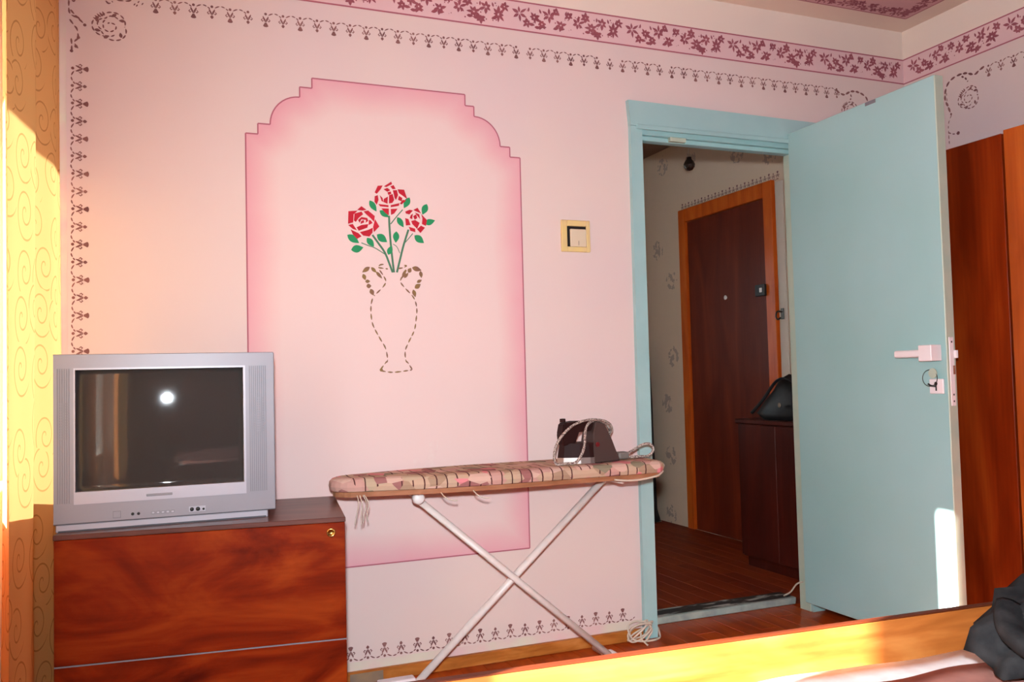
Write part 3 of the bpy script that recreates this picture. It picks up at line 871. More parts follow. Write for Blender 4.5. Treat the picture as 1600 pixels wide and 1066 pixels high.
bx('catch_plate', (-.0012, -.482, 1.957), (0, -.432, 1.970), 'silver_dark', leaf)
# keys hanging in the lock
kt = thing('key_bunch', 'small bunch of keys hanging from the lock of the turquoise door', 'keys', (2.421-.02, -.724, .935))
tube_obj('ring', [(-.002+.001*math.sin(a), .030*math.cos(a)+.018, -.0+.028*math.sin(a)+.018) for a in [2*PI*k/24 for k in range(24)]], .0012, 'dark_metal', kt, 6, True)
tube_obj('key', [(.012, 0, -.008), (.004, .004, -.010), (-.002, .016, -.008), (-.002, .026, -.002)], .0035, 'dark_metal', kt, 6)
bm = bmesh.new(); lathe(bm, [(.0, -.0015), (.017, -.0015), (.017, .0015), (0, .0015)], 18, Matrix.Translation((-.001, .006, .034)) @ Matrix.Rotation(PI/2, 4, 'Y')); obj('fob', bm, 'door_edge', kt)
# threshold
tr = sgroup('trim_1', 'worn wooden threshold in the doorway')
bx('strip', (FX0, .118, 0), (FX1+.03, .138, .028), 'thresh', tr, .003); bx('worn_board', (FX0, .138, 0), (FX1+.05, .245, .022), 'worn', tr, .003)

# ---- hall
hx = 3.155
wh = struct(bx('wall_hall_right', (hx, .12, -.05), (hx+.2, 2.92, ZC), 'wallpaper'), 'pale patterned hall wall holding the entry door')
we = sgroup('wall_hall_end', 'pale patterned end wall of the hall with an added window')
for a, b in (((.9, 2.72, -.05), (1.25, 2.92, ZC)), ((1.85, 2.72, -.05), (hx, 2.92, ZC)), ((1.25, 2.72, -.05), (1.85, 2.92, .9)), ((1.25, 2.72, 1.95), (1.85, 2.92, ZC))): bx('wall_panel', a, b, 'wallpaper', we)
w2 = sgroup('added_hall_window', 'unseen white framed window added at the end of the hall for daylight')  # unseen window added to brighten the hall with daylight
for a, b in (((1.25, 2.80, .9), (1.30, 2.86, 1.95)), ((1.80, 2.80, .9), (1.85, 2.86, 1.95)), ((1.30, 2.80, .9), (1.80, 2.86, .95)), ((1.30, 2.80, 1.90), (1.80, 2.86, 1.95)), ((1.53, 2.80, .95), (1.57, 2.86, 1.90))): bx('frame', a, b, 'window_frame', w2)
for a, b in ((1.30, 1.53), (1.57, 1.80)): bx('pane', (a, 2.828, .95), (b, 2.832, 1.90), 'glass', w2)
struct(bx('wall_hall_left', (.9, .12, -.05), (1.1, 2.72, ZC), 'wallpaper'), 'pale patterned side wall of the hall')
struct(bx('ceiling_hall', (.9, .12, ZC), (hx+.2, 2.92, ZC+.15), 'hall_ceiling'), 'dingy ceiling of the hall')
d2 = sgroup('door_2', 'dark brown entry door in an orange varnished frame')
EY0, EY1, EZ = .955, 1.88, 2.045
for a, b in (((hx-.030, EY1-.075, 0), (hx-.001, EY1, EZ)), ((hx-.030, EY0, 0), (hx-.001, EY0+.075, EZ)), ((hx-.030, EY0+.075, EZ-.085), (hx-.001, EY1-.075, EZ))):
    bx('architrave', a, b, 'hall_frame', d2, .003)
el = bx('leaf', (hx-.012, EY0+.075, .0005), (hx-.001, EY1-.077, EZ-.087), 'hall_door', d2, .002)
bm = bmesh.new(); lathe(bm, [(.0, .0), (.011, .0), (.014, .006), (.006, .008), (0, .006)], 14, Matrix.Translation((hx-.012, 1.419, 1.437)) @ Matrix.Rotation(-PI/2, 4, 'Y')); obj('peephole', bm, 'white_metal', el, True)
bx('lock_case', (hx-.05, 1.02, 1.41), (hx-.030, 1.10, 1.475), 'black', d2, .003); bx('lock_knob', (hx-.056, 1.035, 1.43), (hx-.05, 1.055, 1.455), 'white_metal', d2, .002)
p = Paint(); scallop(p, (.93, 2.050), .036, 27, (1, 0), (0, 1), rs); p.build('scallop_border', MT['stencil_brown'], wh, lambda u, v: (hx-.001, u, v))
t2 = struct(bx('trim_2', (hx-.012, .885, .70), (hx-.0006, .945, 2.03), 'cord_pale', None, .002), 'pale cable cover beside the entry door')
cab = thing('hall_cabinet', 'low dark red-brown cabinet standing in the hall under the bag', 'cabinet', (0, 0, 0))
bx('body', (2.772, .25, .05), (hx-.002, .835, .725), 'hall_cab', cab, .002); bx('top', (2.752, .235, .727), (hx-.001, .850, .748), 'hall_cab', cab, .003)
bx('plinth', (2.79, .26, 0), (hx-.01, .825, .05), 'hall_cab', cab)
for a, b in ((.255, .5415), (.5425, .830)): bx('door', (2.756, a, .06), (2.771, b, .722), 'hall_cab', cab, .002)
bag = thing('shoulder_bag', 'slumped black leather bag lying on the dark hall cabinet', 'bag', (2.95, .56, .748))
bm = bmesh.new(); 
rings = []
for j, (z, sx, sy) in enumerate(((0, .15, .23), (.03, .165, .25), (.09, .15, .235), (.15, .12, .17), (.19, .09, .13), (.215, .04, .09))):
    rings.append([bm.verts.new((sx*math.cos(a)*(1+.12*math.sin(3*a+j)), sy*math.sin(a)*(1+.1*math.cos(2*a+j*2)), z+.012*math.sin(4*a+j)*(j > 1))) for a in [2*PI*k/24 for k in range(24)]])
for A, B in zip(rings, rings[1:]):
    for k in range(24): bm.faces.new((A[k], A[(k+1) % 24], B[(k+1) % 24], B[k]))
bm.faces.new(rings[0][::-1]); bm.faces.new(rings[-1])
obj('body', bm, 'dark_bag', bag, True)
tube_obj('strap', spline([(-.10, -.12, .14), (-.13, -.05, .20), (-.11, .06, .19), (-.13, .14, .10), (-.16, .20, .03)], 6), .008, 'dark_bag', bag, 8, False, .5)
bm = bmesh.new(); lathe(bm, [(0, 0), (.012, 0), (.012, .004), (0, .004)], 12, Matrix.Translation((-.158, -.02, .075)) @ Matrix.Rotation(-PI/2, 4, 'Y')); obj('clasp', bm, 'chrome', bag)
bulb = thing('pendant_bulb', 'dark unlit bulb hanging on a cord from the hall ceiling', 'light bulb', tuple(on_y(1077, 258, 1.25)))
bm = bmesh.new(); lathe(bm, [(0, -.034), (.018, -.029), (.031, -.012), (.033, .004), (.026, .02), (.015, .034), (.014, .045)], 18); obj('globe', bm, 'bulb', bulb, True)
bm = bmesh.new(); lathe(bm, [(.0, .038), (.014, .038), (.014, .055), (.006, .064), (0, .064)], 14); obj('socket', bm, 'cord_pale', bulb, True)
tube_obj('cord', [(0, 0, .062), (.001, 0, .16), (0, 0, ZC-bulb.location.z-.012)], .003, 'cord_pale', bulb, 6)
bm = bmesh.new(); lathe(bm, [(.03, ZC-bulb.location.z-.02), (.035, ZC-bulb.location.z-.001)], 14); obj('ceiling_rose', bm, 'cord_pale', bulb, True)
coat = thing('black_coat', 'black coat heaped in the hall corner left of the entry door', 'coat', (2.985, 2.26, 0))
bm = bmesh.new(); rings = []
for j, (z, r, ox) in enumerate(((0, .138, .0), (.03, .142, .0), (.09, .115, .02), (.2, .085, .045), (.45, .07, .055), (.8, .06, .06), (1.1, .05, .06), (1.22, .02, .06))):
    rings.append([bm.verts.new((ox+r*math.cos(a)*(1+.13*math.sin(5*a+j*.6)), r*math.sin(a)*(1+.13*math.sin(5*a+j*.6)), z)) for a in [2*PI*k/30 for k in range(30)]])
for A, B in zip(rings, rings[1:]):
    for k in range(30): bm.faces.new((A[k], A[(k+1) % 30], B[(k+1) % 30], B[k]))
bm.faces.new(rings[0][::-1]); bm.faces.new(rings[-1]); obj('cloth', bm, 'dark_bag', coat, True)
tube_obj('hem', [(.142*math.cos(a)*(1+.13*math.sin(5*a)), .142*math.sin(a)*(1+.13*math.sin(5*a)), .006) for a in [2*PI*k/40 for k in range(40)]], .005, 'chrome', coat, 6, True)
hk = thing('wall_hook', 'small dark metal hook on the hall wall by the entry door', 'hook', (hx, .915, 1.30))
bx('plate', (-.019, -.012, -.03), (-.012, .012, .03), 'dark_metal', hk, .002)
tube_obj('hook', spline([(-.018, 0, .01), (-.05, 0, .012), (-.06, 0, -.012), (-.05, 0, -.03), (-.03, 0, -.022)], 5), .005, 'dark_metal', hk, 8)

# cords by the door frame
cc = thing('cord_bundle', 'pale cord coiled at the foot of the door frame', 'cord')
o = Vector((1.665, -.04, 0))
for k in range(4):
    rr = random.Random(k)
    tube_obj('loop', spline([o+Vector((-.035+rr.uniform(-.012, .012)+.045*math.cos(a), -.012+.022*math.sin(a), .012+.035*(1+math.sin(a+k))*.9)) for a in [2*PI*i/8 for i in range(8)]], 5, True), .0035, 'cord_pale', cc, 6, True)
tube_obj('tail', spline([(1.64, -.055, .006), (1.68, -.058, .005), (1.715, -.045, .005), (1.735, -.02, .006), (1.738, .0, .03), (1.733, .03, .03)], 6), .004, 'cord_pale', cc, 6)
tube_obj('tail', spline([(1.63, -.06, .04), (1.625, -.075, .02), (1.635, -.10, .005)], 6), .0035, 'cord_pale', cc, 6)
c2 = tag(tube_obj('thin_cable', spline([(2.455, .148, .032), (2.452, .10, .06), (2.452, .062, .10), (2.458, .03, .115)], 6), .0035, 'cord_pale', None, 6), 'thin pale cable running from the threshold up the door jamb', 'cable')

# ---- light switch
sw = thing('light_switch', 'yellowed light switch with an off-white rocker beside the door frame', 'light switch', (1.435, 0, 1.509))
bm = bmesh.new()
for a, b in (((-.059, -.012, -.059), (-.036, -.0002, .059)), ((.044, -.012, -.059), (.059, -.0002, .059)), ((-.036, -.012, .037), (.044, -.0002, .059)), ((-.036, -.012, -.059), (.044, -.0002, -.040))): box(bm, a, b, .002)
obj('frame', bm, 'yellow', sw)
bx('recess', (-.036, -.004, -.040), (.044, -.0003, .037), 'black', sw)
bx('rocker', (-.024, -.014, -.040), (.042, -.0045, .026), 'rocker', sw, .0025, 2)
bx('rocker_seam', (.008, -.0144, -.035), (.0095, -.0139, -.018), 'dark_metal', sw)

# ================================================================ CURTAINS
def curtain(name, label, y0, y1, xc, seed, amp=.02, per=.33, ph=0.0, far_hook=False, slope=0.0):
    rnd_ = random.Random(seed); n = 90; nz = 40; ztop, zbot = 2.388, .06
    bm = bmesh.new(); uvl = bm.loops.layers.uv.new('cloth')
    grid = []; L = 0; prev = None; us = []
    for i in range(n+1):
        y = y1+(y0-y1)*i/n
        a = 2*PI*(y/per)+ph
        x = xc+slope*(y-y1)+amp*(2*abs(math.sin(PI*(y-ph)/per))**.8-1)+.15*amp*math.sin(2.3*a+1)
        if far_hook and i < 6: x -= .05*(1-i/6)**2
        if prev: L += math.hypot(x-prev[0], y-prev[1])
        prev = (x, y); us.append(L)
        row = []
        for j in range(nz+1):
            t = j/nz; z = ztop+(zbot-ztop)*t
            row.append(bm.verts.new((x+(.35*amp*math.sin(a*.5+3*t+seed))*t, y+.012*math.sin(3*t+a*.4)*t, z)))
        grid.append(row)
    for i in range(n):
        for j in range(nz):
            f = bm.faces.new((grid[i][j], grid[i+1][j], grid[i+1][j+1], grid[i][j+1]))
            for lp, (ii, jj) in zip(f.loops, ((i, j), (i+1, j), (i+1, j+1), (i, j+1))): lp[uvl].uv = (us[ii]*1.0, 2.34*jj/nz)
    me = bpy.data.meshes.new(name); bm.to_mesh(me); bm.free()
    for q in me.polygons: q.use_smooth = True
    r = thing(name, label, 'curtain')
    o = obj('cloth', None, 'curtain', r, me=me)
    return r
curtain('curtain', 'orange scroll-patterned curtain beside the television', -.80, -.045, -.272, 1, .020, .335, -.375, True, .050)
curtain('curtain', 'orange scroll-patterned curtain added at the glass door to block sun, away from the television', -1.84, -1.440, -.315, 2, .022, .15)  # unseen curtain added to block the middle of the sun beam
rod = thing('curtain_rod', 'brass curtain rod above the window', 'curtain rod', (-.30, 0, 2.425))
bm = bmesh.new(); tube(bm, [Vector((.022*math.cos(a), 0, .022*math.sin(a))) for a in [2*PI*q/18 for q in range(18)]], .003, 6, True)
rm = mesh_of(bm, 'ring', True); rm.materials.append(MT['brass'])
for y in [-.055-.09*i for i in range(9)]+[-1.45-.09*i for i in range(5)]:
    q = obj('ring', None, None, rod, me=rm); q.location = (0, y, -.012)
tube_obj('rod', [(0, -.015, 0), (0, -1.2, 0), (0, -2.3, 0)], .011, 'brass', rod, 10)
for y in (-.95, -2.2): bx('bracket', (-.1195, y-.01, -.012), (.0, y+.01, .002), 'brass', rod)

# ================================================================ DRESSER
A = math.atan2(-.537+.452, .458+.248)
ds = thing('dresser', 'low glossy red-brown chest with drawers under the television', 'dresser', (-.248, -.452, 0), A)
W_, D_, H_ = .711, .447, .627
bx('body', (.001, .018, .03), (W_-.001, D_, H_-.014), 'dresser', ds, .002)
bx('top', (0, .0, H_-.013), (W_, D_, H_), 'dresser_top', ds, .0015)
bx('plinth', (.02, .03, 0), (W_-.02, D_-.02, .03), 'bed_dark', ds)
d1 = bx('drawer_front', (.002, 0, .3065), (W_-.002, .0175, H_-.0135), 'dresser', ds, .0015)
bx('drawer_front', (.002, 0, .035), (W_-.002, .0175, .3025), 'dresser', ds, .0015)
bx('edge_strip', (.002, .0012, .3027), (W_-.002, .016, .3062), 'silver_dark', ds)
bm = bmesh.new(); lathe(bm, [(.0, .001), (.006, .001), (.0085, .006), (.0115, .006), (.012, 0)], 18, Matrix.Translation((.672, 0, .588)) @ Matrix.Rotation(PI/2, 4, 'X')); obj('lock_ring', bm, 'brass', d1, True)

# ================================================================ TELEVISION
tv = thing('television', 'silver box television with a dark screen standing on the chest', 'television', (-.250, -.414, .627), math.radians(-1.0))
TW, TB, TT = .538, .020, .447
bx('base', (.004, .004, 0), (.520, .30, TB-.001), 'silver_light', tv, .002)
bx('foot_gap', (.010, .002, -.0), (.515, .006, .004), 'tv_gap', tv)
U0, U1, V0, V1 = .046, .464, .068, .413
bm = bmesh.new()
for a, b in (((0, 0, TB), (U0, .075, TT)), ((U1, 0, TB), (TW, .075, TT)), ((U0, 0, TB), (U1, .075, V0)), ((U0, 0, V1), (U1, .075, TT))): box(bm, a, b)
bmesh.ops.remove_doubles(bm, verts=bm.verts, dist=1e-5)
bz = obj('bezel', bm, 'silver', tv)
bx('bezel_rim', (-.002, .012, TT-.002), (TW+.002, .085, TT+.002), 'silver_dark', tv, .001)
bx('bezel_rim', (TW-.001, .010, TB), (TW+.003, .085, TT), 'silver_dark', tv, .001)
bx('seam', (0, -.0006, .0195), (TW, .002, .0215), 'tv_gap', tv)
SU0, SU1, SV0, SV1 = .0495, .4585, .099, .4085
bm = bmesh.new()
for a, b in (((U0, -.0022, V0), (SU0, .03, V1)), ((SU1, -.0022, V0), (U1, .03, V1)), ((SU0, -.0022, V0), (SU1, .03, SV0)), ((SU0, -.0022, SV1), (SU1, .03, V1))): box(bm, a, b)
obj('screen_surround', bm, 'silver_light', tv)
bm = bmesh.new(); g = []
NX, NZ = 28, 22; RC = 1.9
for i in range(NX+1):
    row = []
    for j in range(NZ+1):
        u = SU0+(SU1-SU0)*i/NX; v = SV0+(SV1-SV0)*j/NZ
        du, dv = u-(SU0+SU1)/2, v-(SV0+SV1)/2
        row.append(bm.verts.new((u, .004+(du*du+dv*dv)/(2*RC), v)))
    g.append(row)
for i in range(NX):
    for j in range(NZ): bm.faces.new((g[i][j], g[i+1][j], g[i+1][j+1], g[i][j+1]))
bmesh.ops.solidify(bm, geom=bm.faces[:], thickness=-.006)
obj('screen', bm, 'screen', tv, True)
bx('screen_mask', (SU0, .035, SV0), (SU1, .04, SV1), 'black', tv)
# tube housing
bm = bmesh.new(); P0 = [(.004, .075, TB+.003), (TW-.004, .075, TB+.003), (TW-.004, .075, TT-.004), (.004, .075, TT-.004)]
P1 = [(.03, .14, TB+.003), (TW-.03, .14, TB+.003), (TW-.03, .14, TT-.015), (.03, .14, TT-.015)]
P2 = [(.14, .375, TB+.03), (TW-.14, .375, TB+.03), (TW-.14, .375, TT-.12), (.14, .375, TT-.12)]
rr = [[bm.verts.new(q) for q in P_] for P_ in (P0, P1, P2)]
for a_, b_ in zip(rr, rr[1:]):
    for k in range(4): bm.faces.new((a_[k], a_[(k+1) % 4], b_[(k+1) % 4], b_[k]))
bm.faces.new(rr[0][::-1]); bm.faces.new(rr[-1]); obj('housing', bm, 'silver_dark', tv)
for x0, x1 in ((.008, .040), (.474, .524)):
    bm = bmesh.new(); k = int((x1-x0)/.0052)
    for i in range(k): box(bm, (x0+i*.0052, -.0012, .072), (x0+i*.0052+.0024, .001, .412))
    obj('speaker_grille', bm, 'tv_rib', tv)
    bm = bmesh.new()
    for i in range(4):
        for j in range(14):
            cx, cz = (x0+x1)/2-.010+i*.0066, .235+j*.0068
            box(bm, (cx-.0016, -.0016, cz-.0016), (cx+.0016, -.0010, cz+.0016))
    obj('grille_holes', bm, 'silver_dark', tv)
bx('badge', (.215, -.0045, .0775), (.278, -.002, .0835), 'silver_dark', tv, .0008)
bm = bmesh.new()
for a, b in (((.136, -.0008, .0275), (.1365, .001, .0445)), ((.1535, -.0008, .0275), (.154, .001, .0445)), ((.136, -.0008, .0275), (.154, .001, .028)), ((.136, -.0008, .044), (.154, .001, .0445))): box(bm, a, b)
obj('sensor_window', bm, 'tv_gap', tv)
def knob(x, z, r, m, nm):
    bm = bmesh.new(); lathe(bm, [(0, .004), (r*.75, .004), (r, .002), (r, 0)], 14, Matrix.Translation((x, 0, z)) @ Matrix.Rotation(PI/2, 4, 'X')); obj(nm, bm, m, tv, True)
knob(.182, .0345, .0038, 'black', 'jack'); knob(.196, .0345, .0038, 'black', 'jack')
for i in range(5):
    b_ = bx('button', (.2265+i*.0118, -.002, .0305), (.2355+i*.0118, 0, .0375), 'silver_dark', tv, .0006)
    bx('button_face', (.2280+i*.0118, -.0026, .032), (.2340+i*.0118, -.0019, .036), 'silver_light', b_)
bx('jack_plate', (.318, -.001, .0285), (.360, .001, .043), 'silver_light', tv, .0006)
knob(.3255, .0355, .0052, 'black', 'jack'); knob(.3405, .0355, .0055, 'black', 'jack'); knob(.3545, .0345, .003, 'black', 'jack')

# ================================================================ IRONING BOARD
ib = thing('ironing_board', 'ironing board with a beige patchwork cover on white crossed legs', 'ironing board')
YC, X0, X1, HW = -.175, .482, 1.605, .145
def outline(inset):
    pts = []
    hw = HW-inset
    for k in range(13):
        a = PI/2+PI*k/12
        pts.append((X0+inset+.085*(1+math.cos(a)), YC+.075*math.sin(a)*(hw/HW)))
    pts += [(X0+.30, YC-hw*.86), (X0+.5, YC-hw), (X1-.03, YC-hw), (X1-inset, YC-hw+.03), (X1-inset, YC+hw-.03), (X1-.03, YC+hw), (X0+.5, YC+hw), (X0+.30, YC+hw*.86)]
    return pts
bm = bmesh.new(); lv = []
for z, ins in ((.6525, .006), (.655, .001), (.668, -.003), (.682, -.001), (.690, .007), (.694, .02)):
    lv.append([bm.verts.new((x, y, z)) for x, y in outline(ins)])
n = len(lv[0])
for A_, B_ in zip(lv, lv[1:]):
    for k in range(n): bm.faces.new((A_[k], A_[(k+1) % n], B_[(k+1) % n], B_[k]))
bm.faces.new(lv[0][::-1]); bm.faces.new(lv[-1]); obj('cover', bm, 'cover', ib)
bm = bmesh.new(); prism(bm, outline(.010), lambda q: (q[0], q[1], .637), lambda q: (q[0], q[1], .6525)); obj('deck', bm, 'deck_wood', ib)
def leg(a, b, r=.0125):
    bm = bmesh.new(); tube(bm, [a, b], r, 12, False, .75); return bm
YA, YBk = YC-.012, YC+.012
obj('leg', leg((.752, YA-.012, .612), (1.441, YA, .014)), 'ivory_tube', ib, True)
obj('leg', leg((1.452, YBk, .636), (.738, YBk, .016)), 'ivory_tube', ib, True)
bm = bmesh.new(); lathe(bm, [(0, .0), (.019, .0), (.019, .02), (.015, .026), (0, .027)], 18, Matrix.Translation((.750, YA-.022, .617)) @ Matrix.Rotation(PI/2, 4, 'X')); obj('leg_cap', bm, 'white_metal', ib, True)
tube_obj('crossbar', [(.750, YA-.02, .623), (.750, YC+.12, .625)], .010, 'ivory_tube', ib, 10)
tube_obj('crossbar', [(1.452, YC-.10, .628), (1.452, YC+.12, .628)], .009, 'ivory_tube', ib, 10)
bm = bmesh.new(); lathe(bm, [(0, 0), (.008, 0), (.008, .034), (0, .034)], 12, Matrix.Translation((1.088, YC+.016, .318)) @ Matrix.Rotation(PI/2, 4, 'X')); obj('pivot', bm, 'chrome', ib)
tube_obj('foot_bar', [(1.441, YC-.16, .012), (1.441, YC+.12, .012)], .0115, 'ivory_tube', ib, 10)
tube_obj('foot_bar', [(.738, YC-.16, .012), (.738, YC+.02, .012)], .0115, 'ivory_tube', ib, 10)
bx('foot_cap', (1.425, YC-.03, .0005), (1.46, YC+.03, .030), 'white_plastic', ib, .005, 2)
bx('foot_cap', (.624, YC-.010, .0005), (.742, YC+.030, .050), 'white_plastic', ib, .005, 2)
tube_obj('heel_wire', spline([(1.56, YC-.09, .650), (1.625, YC-.07, .660), (1.665, YC-.02, .664), (1.668, YC+.02, .664), (1.625, YC+.07, .660), (1.56, YC+.09, .650)], 6), .0045, 'white_metal', ib, 8)
tube_obj('wire_rest', spline([(1.40, YC-.140, .640), (1.47, YC-.146, .634), (1.56, YC-.140, .642), (1.60, YC-.12, .655)], 6), .0035, 'cord_pale', ib, 8)
for k, (xa, dx, dz) in enumerate(((.548, -.012, -.085), (.556, .0, -.088), (.566, -.004, -.082), (.570, .006, -.078))):
    tube_obj('tie_string', spline([(xa, YC-.088, .645), (xa+.003*k, YC-.105, .62), (xa+dx*.5, YC-.104, .59), (xa+dx, YC-.103, .645+dz)], 5), .0016, 'cord_pale', ib, 5)
for xa in (.80, .905):
    tube_obj('tie_string', spline([(xa, YC-.125, .640), (xa+.008, YC-.15, .626), (xa+.03, YC-.152, .617), (xa+.045, YC-.151, .616)], 5), .002, 'cord_pale', ib, 5)

# ================================================================ IRON
IY = -.215
ir = thing('clothes_iron', 'old dark maroon iron with steel sole standing on the ironing board', 'iron', (0, 0, 0))
ZB = .6945
def iron_plan(k=1.0):
    pts = [(1.238, IY)]
    for t in (.12, .3, .5, .75, 1.0): pts.append((1.238+.135*t, IY-.052*k*math.sin(PI/2*min(1, t*1.05))**.7))
    q = [(x, 2*IY-y) for x, y in pts[1:]]
    return pts+q[::-1]
bm = bmesh.new(); prism(bm, iron_plan(), lambda q: (q[0], q[1], ZB), lambda q: (q[0], q[1], ZB+.020)); obj('sole_plate', bm, 'iron_sole', ir)
def taper(pl, z0, z1, s0, s1):
    bm = bmesh.new(); cx = 1.31
    prism(bm, pl, lambda q: (cx+(q[0]-cx)*s0, IY+(q[1]-IY)*s0, z0), lambda q: (cx+(q[0]-cx)*s1, IY+(q[1]-IY)*s1, z1)); return bm
obj('body', taper(iron_plan(), ZB+.0202, ZB+.068, .985, .86), 'iron_body', ir)
# heel block
bm = bmesh.new(); hb = [(1.352, ZB), (1.450, ZB+.004), (1.424, ZB+.075), (1.402, ZB+.130), (1.368, ZB+.140), (1.356, ZB+.10), (1.352, ZB+.06)]
prism(bm, hb, lambda q: (q[0], IY-.056+.018*(q[1]-ZB)/.14, q[1]), lambda q: (q[0], IY+.056-.018*(q[1]-ZB)/.14, q[1])); bmesh.ops.bevel(bm, geom=bm.edges[:], offset=.003, segments=1, affect='EDGES'); obj('heel_block', bm, 'iron_grey', ir)
bm = bmesh.new(); hh = [(1.252, ZB+.060), (1.248, ZB+.10), (1.256, ZB+.136), (1.30, ZB+.142), (1.372, ZB+.140), (1.372, ZB+.108), (1.308, ZB+.108), (1.300, ZB+.068)]
prism(bm, hh, lambda q: (q[0], IY-.024, q[1]), lambda q: (q[0], IY+.024, q[1])); bmesh.ops.bevel(bm, geom=bm.edges[:], offset=.004, segments=2, affect='EDGES'); obj('handle', bm, 'iron_body', ir)
bm = bmesh.new(); lathe(bm, [(0, 0), (.008, 0), (.008, .003), (0, .003)], 12, Matrix.Translation((1.366, IY-.0495, ZB+.062)) @ Matrix.Rotation(PI/2, 4, 'X')); obj('indicator_lamp', bm, 'lamp_red', ir)
knb = bmesh.new(); lathe(knb, [(0, 0), (.010, 0), (.010, .012), (0, .013)], 12, Matrix.Translation((1.262, IY, ZB+.139))); obj('dial', knb, 'iron_body', ir)
def ipx(pts, y): 
    out_ = []
    for q in pts:
        yy = q[2] if len(q) > 2 else y
        v = on_y(q[0], q[1], yy); out_.append(v)
    return out_
ring = ipx([(948, 685, -.18), (956, 672, -.20), (952, 662, -.225), (940, 657, -.245), (922, 656, -.268), (905, 660, -.278), (890, 669, -.282), (876, 684, -.284), (868, 700, -.286), (866, 716, -.287), (870, 729, -.286), (884, 733, -.285), (898, 727, -.284), (907, 714, -.283), (913, 698, -.281), (914, 682, -.279), (916, 668, -.270), (924, 659, -.245), (940, 659, -.215), (952, 671, -.19), (950, 690, -.175), (958, 703, -.17), (967, 714, -.17)], -.27)
for v in ring: v.z = max(v.z, ZB+.007)
tube_obj('cord', spline(ring, 5), .0045, 'braid', ir, 8)
loop2 = ipx([(966, 716, -.18), (985, 706, -.18), (1003, 695, -.185), (1016, 694, -.19), (1021, 703, -.195), (1013, 715, -.20), (1000, 721, -.205), (984, 722, -.205), (972, 721, -.20)], -.2)
for v in loop2: v.z = max(v.z, ZB+.006)
tube_obj('cord', spline(loop2, 5), .0045, 'braid', ir, 8)
pc = on_y(971, 718, -.19)
bx('plug', (pc.x-.024, -.215, ZB+.0005), (pc.x+.020, -.175, ZB+.026), 'plug_grey', ir, .008, 2)

# ================================================================ WARDROBE
wd = thing('wardrobe', 'tall red-brown wardrobe against the wall behind the open door', 'wardrobe')
WX, WZT = 2.625, 1.772
WY = [-.30, -.862, -1.424, -1.986]
bm = bmesh.new()
for a, b in (((WX+.021, WY[0]-.018, .06), (XR-.012, WY[0], WZT)), ((WX+.021, WY[3], .06), (XR-.012, WY[3]+.018, WZT)), ((WX+.021, WY[3]+.018, WZT-.018), (XR-.012, WY[0]-.018, WZT)),
             ((WX+.021, WY[3]+.018, .06), (XR-.012, WY[0]-.018, .078)), ((XR-.020, WY[3]+.018, .078), (XR-.012, WY[0]-.018, WZT-.018)), ((WX+.04, WY[1]-.009, .078), (XR-.02, WY[1]+.009, WZT-.018))): box(bm, a, b)
obj('carcass', bm, 'wardrobe', wd)
bx('plinth', (WX+.04, WY[3]+.02, 0), (XR-.03, WY[0]-.02, .06), 'wardrobe', wd)
bx('door', (WX, WY[1]+.026, .08), (WX+.019, WY[0]-.002, WZT-.002), 'wardrobe', wd, .0015)
dp = bpy.data.objects.new('door', None); C.objects.link(dp); dp.parent = wd
dp.location = (WX+.019, WY[2]+.003, 0); dp.rotation_euler = (0, 0, math.radians(3.0))
dw = WY[1]-WY[2]-.006
bx('panel', (-.019, 0, .08), (0, dw, WZT-.002), 'wardrobe_lit', dp, .0015)
bm = bmesh.new(); lathe(bm, [(.0, .001), (.004, .001), (.006, .005), (.0095, .005), (.010, 0)], 16, Matrix.Translation((-.019, dw-.075, .90)) @ Matrix.Rotation(-PI/2, 4, 'Y')); obj('lock_ring', bm, 'brass', dp, True)
bx('door', (WX, WY[3]+.002, .08), (WX+.019, WY[2]-.003, WZT-.002), 'wardrobe_lit', wd, .0015)

# ================================================================ BED
BA = math.radians(-3.6)
bed = thing('bed', 'low wooden bed with an amber footboard in front of the ironing board', 'bed', (.08, -1.607, 0), BA)
BW, BL = 1.75, 1.95
bx('footboard', (0, -.014, .10), (BW, 0, .546), 'bed', bed, .001)
bx('footboard_cap', (-.001, -.0142, .5462), (BW+.001, .001, .549), 'bed_dark', bed, .0008)
for x in (0, BW-.04): bx('leg', (x, -.062, 0), (x+.04, -.0225, .10), 'bed_dark', bed)
for x in (0, BW-.04): bx('leg', (x, -BL+.03, 0), (x+.04, -BL+.07, .10), 'bed_dark', bed)
for x in (.0, BW-.024): bx('side_rail', (x, -BL+.03, .10), (x+.024, -.023, .34), 'bed', bed, .001)
bx('headboard', (0, -BL, .0), (BW, -BL+.028, .74), 'bed', bed, .002)
mt = bx('mattress', (.03, -BL+.04, .18), (BW-.03, -.062, .478), 'mattress', bed, .03, 3)
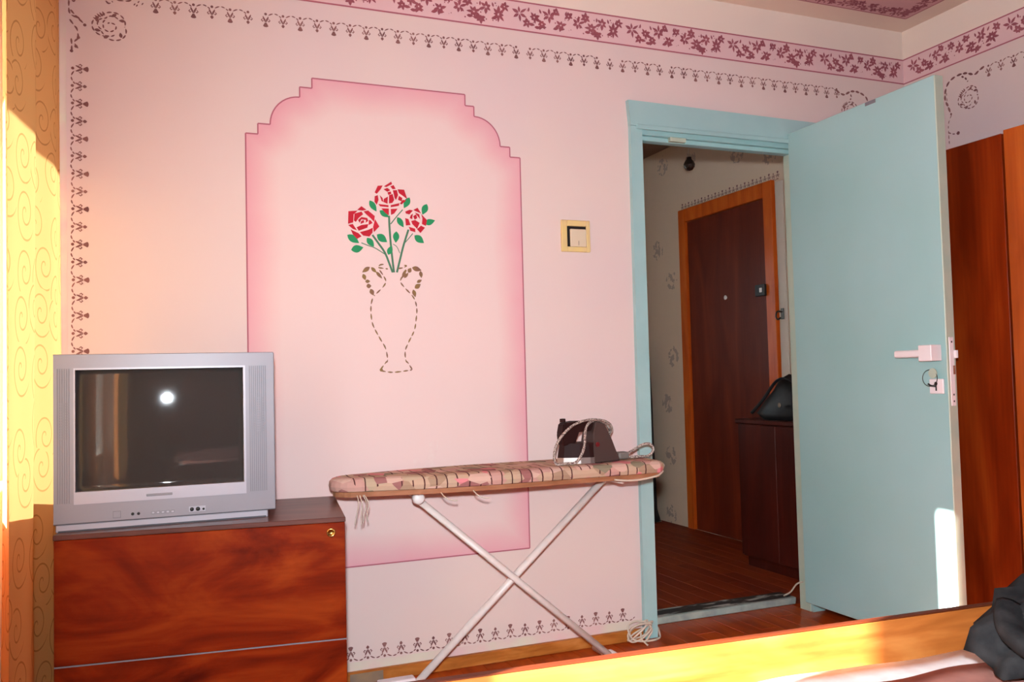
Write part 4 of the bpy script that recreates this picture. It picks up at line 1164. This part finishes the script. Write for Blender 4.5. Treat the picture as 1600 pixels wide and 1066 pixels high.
def cloth(name, x0, x1, y0, y1, z, m, seed, amp=.008, drop=None, nx_=70, ny_=40, edge=None, thick=.006):
    rd = random.Random(seed); bm = bmesh.new(); g_ = []
    ph = [rd.uniform(0, 6) for _ in range(8)]
    for i in range(nx_+1):
        row = []
        for j in range(ny_+1):
            x = x0+(x1-x0)*i/nx_; y = y1+(y0-y1)*j/ny_
            if edge: y += edge(x)*(1-j/ny_)
            h = amp*(math.sin(9*x+3*y+ph[0])+.7*math.sin(17*x-7*y+ph[1])+.6*math.sin(5*x+19*y+ph[2])+.4*math.sin(31*x+11*y+ph[3]))*.5+amp*1.1
            if drop: h += drop(x, y, j/ny_)
            row.append(bm.verts.new((x, y, z+h)))
        g_.append(row)
    for i in range(nx_):
        for j in range(ny_): bm.faces.new((g_[i][j], g_[i+1][j], g_[i+1][j+1], g_[i][j+1]))
    bmesh.ops.recalc_face_normals(bm, faces=bm.faces)
    bmesh.ops.solidify(bm, geom=bm.faces[:], thickness=thick)
    me = bpy.data.meshes.new(name); bm.to_mesh(me); bm.free()
    for q in me.polygons: q.use_smooth = True
    return me
def place(o): o.location = (.08, -1.607, 0); o.rotation_euler = (0, 0, BA); return o
me = cloth('bed_sheet', .04, BW-.04, -BL+.06, -.060, .486, 'sheet', 1, .005, edge=lambda x: .008*math.sin(7*x))
tag(place(obj('bed_sheet', None, 'sheet', None, me=me)), 'white sheet spread over the mattress beneath the pink quilt', 'sheet')
me = cloth('quilt', .05, BW-.05, -BL+.07, -.165, .506, 'blanket', 4, .008, edge=lambda x: .010*math.sin(5*x+1), thick=.010)
q = tag(place(obj('quilt', None, 'blanket', None, me=me)), 'dusky pink-brown quilt lying over the white sheet on the bed', 'quilt')

# heap of black clothes
hp = on_z(1583, 1018, .53)
heap = thing('clothes_heap', 'crumpled heap of dark grey clothing lying on the bed by the footboard', 'clothes', (hp.x+.10, hp.y-.03, .527), .3)
bm = bmesh.new(); rd = random.Random(9); rings = []
prof = [(0, 1.0), (.02, 1.05), (.05, .93), (.08, .72), (.10, .46), (.112, .2)]
for j, (z, s_) in enumerate(prof):
    row = []
    for k in range(48):
        a = 2*PI*k/48
        r_ = 1+.13*math.sin(5*a+j*.9)+.09*math.sin(9*a-j*1.3)+.05*math.sin(15*a+j)
        row.append(bm.verts.new((.19*s_*r_*math.cos(a), .12*s_*r_*math.sin(a), z+(.012*math.sin(7*a+j*1.7)+.008*math.sin(13*a+2*j))*(j > 1))))
    rings.append(row)
for A_, B_ in zip(rings, rings[1:]):
    for k in range(48): bm.faces.new((A_[k], A_[(k+1) % 48], B_[(k+1) % 48], B_[k]))
bm.faces.new(rings[0][::-1])
c_ = bm.verts.new((0, 0, .118))
for k in range(48): bm.faces.new((rings[-1][k], rings[-1][(k+1) % 48], c_))
obj('garment', bm, 'black_cloth', heap, True)
tube_obj('sleeve', spline([(-.10, .05, .07), (-.17, .02, .05), (-.20, -.05, .035), (-.17, -.12, .03), (-.10, -.15, .03)], 6), [.03]*25, 'black_cloth', heap, 12, False, .6)
